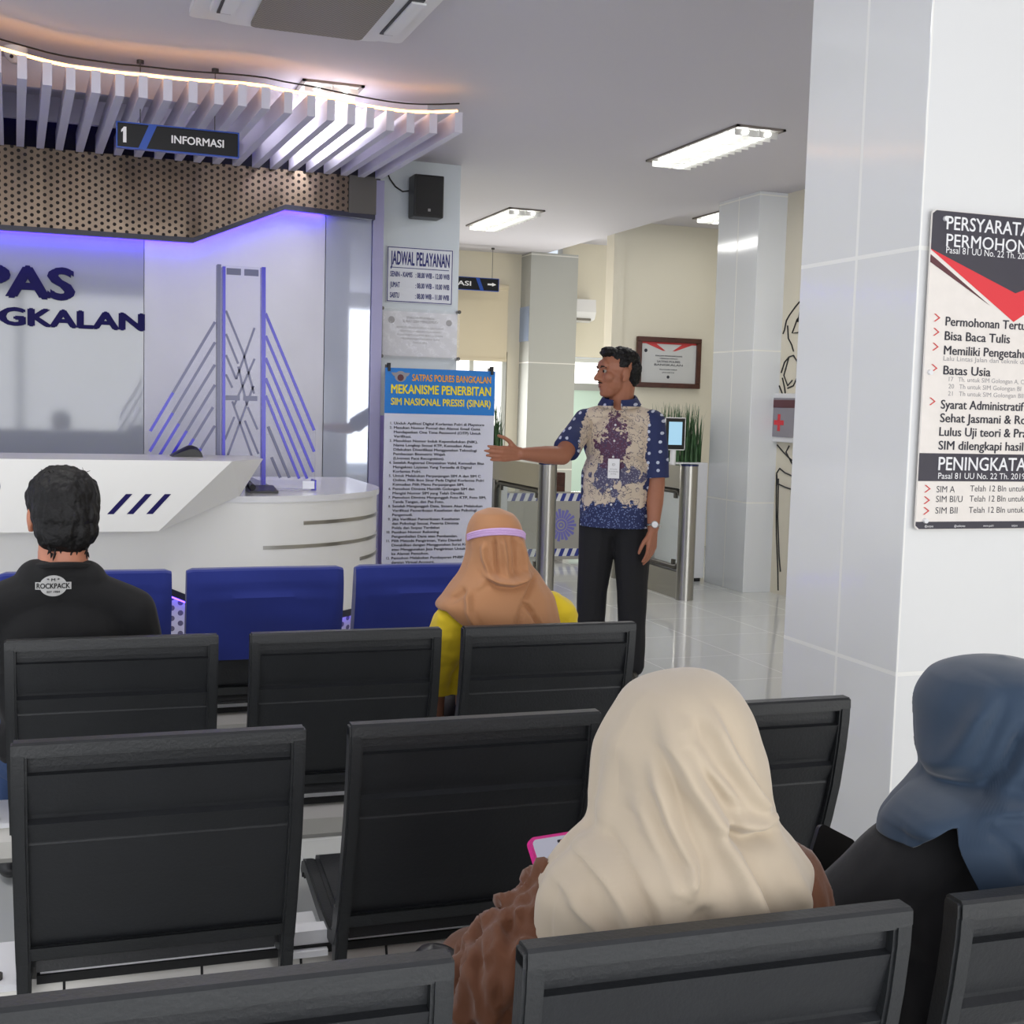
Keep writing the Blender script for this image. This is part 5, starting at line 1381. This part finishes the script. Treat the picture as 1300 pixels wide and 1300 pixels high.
LD = [(1.070, 1.305, .006, 1.46, .008), (1.064, 1.302, .045, 1.46, .05), (1.052, 1.302, .080, 1.46, .085), (1.040, 1.304, .103, 1.46, .10), (1.007, 1.310, .127, 1.46, .118), (.97, 1.312, .133, 1.455, .122), (.937, 1.312, .133, 1.45, .122), (.902, 1.308, .128, 1.44, .118), (.885, 1.295, .146, 1.43, .120), (.868, 1.285, .168, 1.42, .124), (.851, 1.28, .190, 1.41, .128), (.82, 1.285, .205, 1.405, .132), (.76, 1.29, .205, 1.40, .134)]
FD = [([(1.228, 1.045), (1.203, .998), (1.190, .958), (1.178, .916), (1.155, .888), (1.10, .857)], .008, .011, .9), ([(1.255, 1.0), (1.228, .942), (1.20, .904), (1.15, .880)], -.007, .011, .8), ([(1.275, .892), (1.2, .889), (1.17, .884), (1.134, .871), (1.09, .852)], .006, .011, .3), ([(1.168, .870), (1.178, .860), (1.192, .843), (1.21, .80)], -.004, .012, .3), ([(1.30, 1.03), (1.29, .96), (1.25, .905)], .007, .014, .6), ([(1.33, 1.02), (1.335, .95), (1.32, .89)], -.005, .014, .5)]
def hem4(th):
    c, s = cos(th), sin(th)
    if s < .15 and c > -.80: return .765 + max(0, -.60 - c) * .5
    return .866 - .032 * max(0, min(1, (-c - .84) / .12))
FD = [(a, b * 2.2, c * .9, d) for a, b, c, d in FD]
scarf('headscarf', LD, M['blue_h'], p4, FD, hem4, (.003, 7), ((-.62, .78), .885, 1.025, .066, 1.315, 1.462), seed=5, rows=130, seg=180)
t = thing('phone', 'black phone held by the woman in blue headscarf', 'phone', (1.155, 1.64, .735))
PM = Matrix.Translation((1.160, 1.64, .737)) @ Matrix.Rotation(radians(-30), 4, 'Y') @ Matrix.Rotation(radians(14), 4, 'X')
PM = Matrix.Translation((1.155, 1.64, .735)) @ Matrix.Rotation(radians(-6), 4, 'Z') @ Matrix.Rotation(radians(28), 4, 'Y') @ Matrix.Rotation(radians(-20), 4, 'X')
bm = NB(); prism(bm, rrect(-.037, .037, -.075, .022, .010), -.004, .005, 'y'); bm.transform(PM); obj('case', bm, M['black'], t, True)
bm = NB(); prism(bm, rrect(-.034, .034, -.072, .019, .007), .0048, .0062, 'y'); bm.transform(PM); obj('screen', bm, M['screen'], t)

# black bag on the seat beside the cream headscarf
bm = NB()
ell(bm, (.497, 1.655, .53), (.048, .055, .12)); ell(bm, (.495, 1.65, .45), (.052, .06, .06)); ell(bm, (.505, 1.655, .60), (.046, .05, .045))
me = fuse(bm, .006, 6); wrinkle(me, .006, 12, (1, 1, 1), 6.0); clip_me(me, (0, 0, .433), (0, 0, -1))
o = obj_me('shoulder_bag', me, pbr('black_leather', lin(24, 24, 27), .4, bump=(60, .3)), None); tag(o, 'black shoulder bag beside the woman in cream headscarf, left of her elbow', 'bag')

# ---------------------------------------------------------------- standing man
p5 = person('standing man in navy and cream patterned shirt pointing at the banner', (2.70, 5.85, 0))
fd = Vector((-.55, -.835, 0)); sd = Vector((.835, -.55, 0))   # facing, and towards his left side
Cc = Vector((2.690, 5.85, 0))
W = lambda a, b_, z: Cc + fd * a + sd * b_ + Vector((0, 0, z))
hc = Vector((2.668, 5.84, 1.592)); hd = (-.965, .02, .0)
bm = NB(); Pm = head_blobs(bm, hc, hd, 1.06, wide=1.04)
caps(bm, hc + Vector((.035, .0, -.05)), .064, W(-.025, 0, 1.40), .062)
E_ = Pm(.045, 0, -.095); ell(bm, E_, (.035, .04, .025))
shR, elR, wrR = W(.0, -.175, 1.335), Vector((2.345, 5.755, 1.172)), Vector((2.115, 5.715, 1.180))
shL, elL, wrL = W(.0, .178, 1.335), Vector((2.850, 5.715, 1.045)), Vector((2.812, 5.655, .815))
ell(bm, W(-.01, 0, 1.22), (.10, .10, .16)); ell(bm, W(.0, 0, 1.0), (.11, .11, .18))
chain(bm, [shR, elR, elR * .6 + wrR * .4, wrR], [.050, .047, .045, .029])
chain(bm, [shL, elL, elL * .6 + wrL * .4, wrL], [.050, .045, .044, .029])
hand_blobs(bm, wrR + Vector((-.01, 0, 0)), (-1, -.10, -.02), (.1, -.25, 1), .182, (.12, .12, .08), .05, .8)
hand_blobs(bm, wrL + Vector((0, -.002, -.01)), (-.12, -.10, -1), (-.75, -.5, .1), .182, (.18, .22, .16), .02, .45)
hips = W(.0, 0, .93)
me = fuse(bm, .0048, 4); b5 = obj_me('body', me, M['skin_m'], p5)
face_details(b5, Pm, 1.06)
bm = NB(); tube(bm, [Pm(.084, -.022, -.050), Pm(.0925, -.009, -.0475), Pm(.0925, .009, -.0475), Pm(.084, .022, -.050)], [.002, .0035, .0035, .002], 6)
obj('facial_hair', bm, M['hair'], b5, True)
f, r, u = basis(hd); Rm = Matrix((f, r, u)).transposed(); s_ = 1.06
Q = lambda a, b_, d: hc + f * a * s_ + r * b_ * s_ + u * d * s_
bm = NB()
ell(bm, Q(-.022, 0, .062), (.098, .084, .068), Rm); ell(bm, Q(-.058, 0, .022), (.064, .086, .078), Rm); ell(bm, Q(-.066, 0, -.025), (.045, .076, .050), Rm); ell(bm, Q(.045, 0, .098), (.046, .058, .028), Rm)
for sg in (1, -1): ell(bm, Q(-.006, sg * .074, .045), (.034, .012, .026), Rm)
me = fuse(bm, .004, 4); wrinkle(me, .008, 50, (1, 1, .5), 2.2); wrinkle(me, .004, 110, (1, 1, 1), 4.0); obj_me('hair', me, M['hair'], b5)

# patterned shirt
def batik():
    m_, nt, b = mat_new('batik_shirt')
    b.inputs['Roughness'].default_value = .8
    g = nt.nodes.new('ShaderNodeNewGeometry')
    def dotv(v, off):
        n = nt.nodes.new('ShaderNodeVectorMath'); n.operation = 'DOT_PRODUCT'; L(nt, g.outputs['Position'], n.inputs[0]); n.inputs[1].default_value = v
        return math_(nt, 'SUBTRACT', n.outputs['Value'], off)
    def noi(scale, det=5, rough=.6):
        n = nt.nodes.new('ShaderNodeTexNoise'); n.inputs['Scale'].default_value = scale; n.inputs['Detail'].default_value = det; n.inputs['Roughness'].default_value = rough
        L(nt, g.outputs['Position'], n.inputs['Vector']); return math_(nt, 'SUBTRACT', n.outputs['Fac'], .5)
    s = dotv(tuple(sd), sd.dot(Cc)); z = dotv((0, 0, 1), 0)
    nz = noi(26); nb = noi(7, 3)
    wob = math_(nt, 'ADD', math_(nt, 'MULTIPLY', nz, .12), math_(nt, 'MULTIPLY', nb, .10))
    navy, cream, grey, mar = lin(38, 48, 92), lin(208, 192, 172), lin(122, 120, 142), lin(92, 58, 82)
    vor = nt.nodes.new('ShaderNodeTexVoronoi'); vor.inputs['Scale'].default_value = 21; vor.inputs['Randomness'].default_value = .5; vor.voronoi_dimensions = '2D'
    cb = nt.nodes.new('ShaderNodeCombineXYZ'); L(nt, dotv((.8, -.6, 0), 0), cb.inputs[0]); L(nt, z, cb.inputs[1]); L(nt, cb.outputs[0], vor.inputs['Vector'])
    dots = math_(nt, 'LESS_THAN', vor.outputs['Distance'], .17)
    navyd = mixc(nt, dots, navy, lin(196, 202, 220))
    speck = nt.nodes.new('ShaderNodeTexVoronoi'); speck.inputs['Scale'].default_value = 95; L(nt, g.outputs['Position'], speck.inputs['Vector'])
    spk = math_(nt, 'LESS_THAN', speck.outputs['Distance'], .34)
    hemc = mixc(nt, spk, navy, lin(110, 124, 168))
    greyc = mixc(nt, spk, lin(86, 84, 112), lin(150, 148, 164))
    # centre motif: maroon on the chest, grey at the belly
    ax = math_(nt, 'ABSOLUTE', math_(nt, 'ADD', s, .0))
    dz1 = math_(nt, 'ABSOLUTE', math_(nt, 'SUBTRACT', z, 1.22))
    m1 = math_(nt, 'LESS_THAN', math_(nt, 'ADD', math_(nt, 'ADD', ax, math_(nt, 'MULTIPLY', dz1, .75)), math_(nt, 'MULTIPLY', wob, 2.6)), .095)
    dz2 = math_(nt, 'ABSOLUTE', math_(nt, 'SUBTRACT', z, 1.075))
    m2 = math_(nt, 'LESS_THAN', math_(nt, 'ADD', math_(nt, 'ADD', math_(nt, 'MULTIPLY', ax, .5), math_(nt, 'MULTIPLY', dz2, 1.0)), math_(nt, 'MULTIPLY', wob, 2.2)), .085)
    c = mixc(nt, m2, cream, greyc)
    c = mixc(nt, m1, c, mixc(nt, spk, mar, lin(120, 104, 128)))
    vein = math_(nt, 'LESS_THAN', math_(nt, 'ABSOLUTE', math_(nt, 'ADD', nz, math_(nt, 'MULTIPLY', nb, .6))), .012)
    c = mixc(nt, vein, c, lin(70, 62, 92))
    hem_ = math_(nt, 'LESS_THAN', math_(nt, 'ADD', z, math_(nt, 'MULTIPLY', wob, 1.5)), .925)
    c = mixc(nt, hem_, c, hemc)
    slv = math_(nt, 'GREATER_THAN', math_(nt, 'ADD', math_(nt, 'ABSOLUTE', s), math_(nt, 'MULTIPLY', wob, .5)), .163)
    c = mixc(nt, slv, c, navyd)
    col_ = math_(nt, 'GREATER_THAN', z, 1.425)
    c = mixc(nt, col_, c, navyd)
    L(nt, c, b.inputs['Base Color'])
    return m_
M['batik'] = batik()
bm = NB()
RmS = Matrix((fd, sd, Vector((0, 0, 1)))).transposed()
ell(bm, W(-.005, 0, 1.23), (.125, .185, .17), RmS); ell(bm, W(.02, 0, 1.05), (.150, .185, .20), RmS); ell(bm, W(.01, 0, .90), (.145, .190, .16), RmS)
hull_into(bm, [W(.01 + .135 * cos(a), .185 * sin(a), z) for a in [2 * pi * k / 20 for k in range(20)] for z in (.80, 1.0)])
caps(bm, W(0, .165, 1.345), .062, W(-.02, .03, 1.390), .062); caps(bm, W(0, -.165, 1.345), .062, W(-.02, -.03, 1.390), .062); caps(bm, W(.03, 0, 1.33), .06, W(-.03, 0, 1.37), .07)
chain(bm, [shR, shR * .62 + elR * .38], [.062, .056]); chain(bm, [shL, shL * .7 + elL * .3], [.062, .056])
me = fuse(bm, .0055, 6); wrinkle(me, .007, 9, (1, 1, .8), 8.0)
clip_me(me, (0, 0, .808), (0, 0, -1))
sh5 = obj_me('shirt', me, M['batik'], p5)
for sh_, el_, fr, r1 in ((shR, elR, .80, .070), (shL, elL, .93, .072)):
    bm = NB(); d = el_ - sh_; caps(bm, sh_ - d * .05, .066, el_, r1)
    m_s = fuse(bm, .0055, 6); wrinkle(m_s, .006, 11, (1, 1, .8), 4.0); clip_me(m_s, sh_ + d * fr, d)
    obj_me('sleeve', m_s, M['batik'], sh5)
# collar and button placket
bm = NB()
ringp = []
for k in range(25):
    a = radians(-166 + 332 * k / 24); 
    ringp.append((a, W(-.010 - .084 * cos(a), .086 * sin(a), 1.448 - .036 * (1 - cos(a)) * .5)))
rows_ = []
for a, p in ringp:
    out = (p - W(0, 0, p.z)).normalized()
    rows_.append([bm.verts.new(p + out * q[0] + Vector((0, 0, q[1]))) for q in ((-.006, .0), (-.006, .040), (.002, .043), (.026, .004), (.022, -.004))])
for A, B in zip(rows_[:-1], rows_[1:]):
    for i in range(5): bm.faces.new((A[i], A[(i + 1) % 5], B[(i + 1) % 5], B[i]))
bm.faces.new(rows_[0]); bm.faces.new(rows_[-1][::-1]); bmesh.ops.recalc_face_normals(bm, faces=bm.faces)
obj('collar', bm, M['batik'], sh5, True)
def on_front(b_, z, lift=.003):
    from mathutils.bvhtree import BVHTree
    bv = BVHTree.FromPolygons([v.co for v in me.vertices], [p.vertices for p in me.polygons])
    off = root_loc(p5); st = W(.5, b_, z) - off
    h = bv.ray_cast(st, -fd)
    return (h[0] + off + fd * lift) if h[0] is not None else W(.15, b_, z)
bm = NB()
for z in (1.33, 1.25, 1.17, 1.09, 1.01, .93):
    q = on_front(.0, z, .002); bmesh.ops.create_uvsphere(bm, u_segments=10, v_segments=6, radius=.006, matrix=Matrix.Translation(q))
obj('buttons', bm, M['txt_white'], sh5, True)
bm = NB()
tops = max((on_front(b_, z, .004) - Cc).dot(fd) for b_ in (-.02, .01, .04) for z in (1.16, 1.12, 1.07))
A = W(tops + .004, .010, 1.162); s2 = sd
vs = [A + s2 * a + Vector((0, 0, b_)) + fd * c for c in (0, .003) for a, b_ in ((-.029, 0), (.029, 0), (.029, -.098), (-.029, -.098))]
v = [bm.verts.new(p) for p in vs]
for q in ((0, 3, 2, 1), (4, 5, 6, 7), (0, 1, 5, 4), (1, 2, 6, 5), (2, 3, 7, 6), (3, 0, 4, 7)): bm.faces.new([v[i] for i in q])
bmesh.ops.recalc_face_normals(bm, faces=bm.faces)
bd = obj('name_badge', bm, M['txt_white'], p5)
bm = NB(); text(bm, 'ID', A + fd * .004, -sd * -1, (0, 0, 1), 0, -.035, .012, align='c'); 
for k in range(3): text(bm, ('PETUGAS', 'PELAYANAN', 'SATPAS')[k], A + fd * .004, sd, (0, 0, 1), 0, -.055 - .012 * k, .006, align='c')
obj('badge_print', bm, M['txt_grey'], bd)
# trousers and shoes
bm = NB()
ell(bm, W(-.01, 0, .86), (.125, .170, .12), RmS)
kn = []
for sg, fx in ((1, .105), (-1, -.105)):
    h = W(-.005, sg * .088, .82); k = W(.012, fx, .48); f_ = W(-.01, fx * 1.05, .09)
    chain(bm, [h, (h + k) / 2, k, (k + f_) / 2, f_], [.102, .094, .080, .074, .070]); kn.append(f_)
me2 = fuse(bm, .0065, 6); wrinkle(me2, .006, 9, (1, 1, .6), 3.0); clip_me(me2, (0, 0, .045), (0, 0, -1)); obj_me('trousers', me2, M['trouser'], p5)
for f_ in kn:
    bm = NB(); c = Vector((f_.x, f_.y, 0)); q = c + fd * .10
    caps(bm, c + Vector((0, 0, .045)), .042, q + Vector((0, 0, .036)), .040); caps(bm, c + fd * -.04 + Vector((0, 0, .04)), .038, c + Vector((0, 0, .06)), .042); caps(bm, q + Vector((0, 0, .03)), .038, q + fd * .05 + Vector((0, 0, .026)), .030)
    m3 = fuse(bm, .006, 3); clip_me(m3, (0, 0, .003), (0, 0, -1)); obj_me('shoe', m3, M['black'], p5)
# wristwatch and ring
d = (wrL - elL).normalized(); uo = d.orthogonal().normalized(); vo = d.cross(uo); cw = wrL - d * .012
bm = NB(); tube(bm, [cw + (uo * cos(a) + vo * sin(a)) * .0335 for a in [2 * pi * k / 28 for k in range(28)]], .0065, 8, closed=True); wt = obj('wristwatch', bm, M['watch'], p5, True)
out = (Vector((-.3, -1, 0)) - d * Vector((-.3, -1, 0)).dot(d)).normalized()
bm = NB(); tube(bm, [cw + out * .032, cw + out * .043], .019, 20); obj('watch_case', bm, M['watch'], wt, True)
bm = NB(); tube(bm, [cw + out * .0431, cw + out * .0436], .015, 20); obj('watch_dial', bm, M['txt_white'], wt, True)
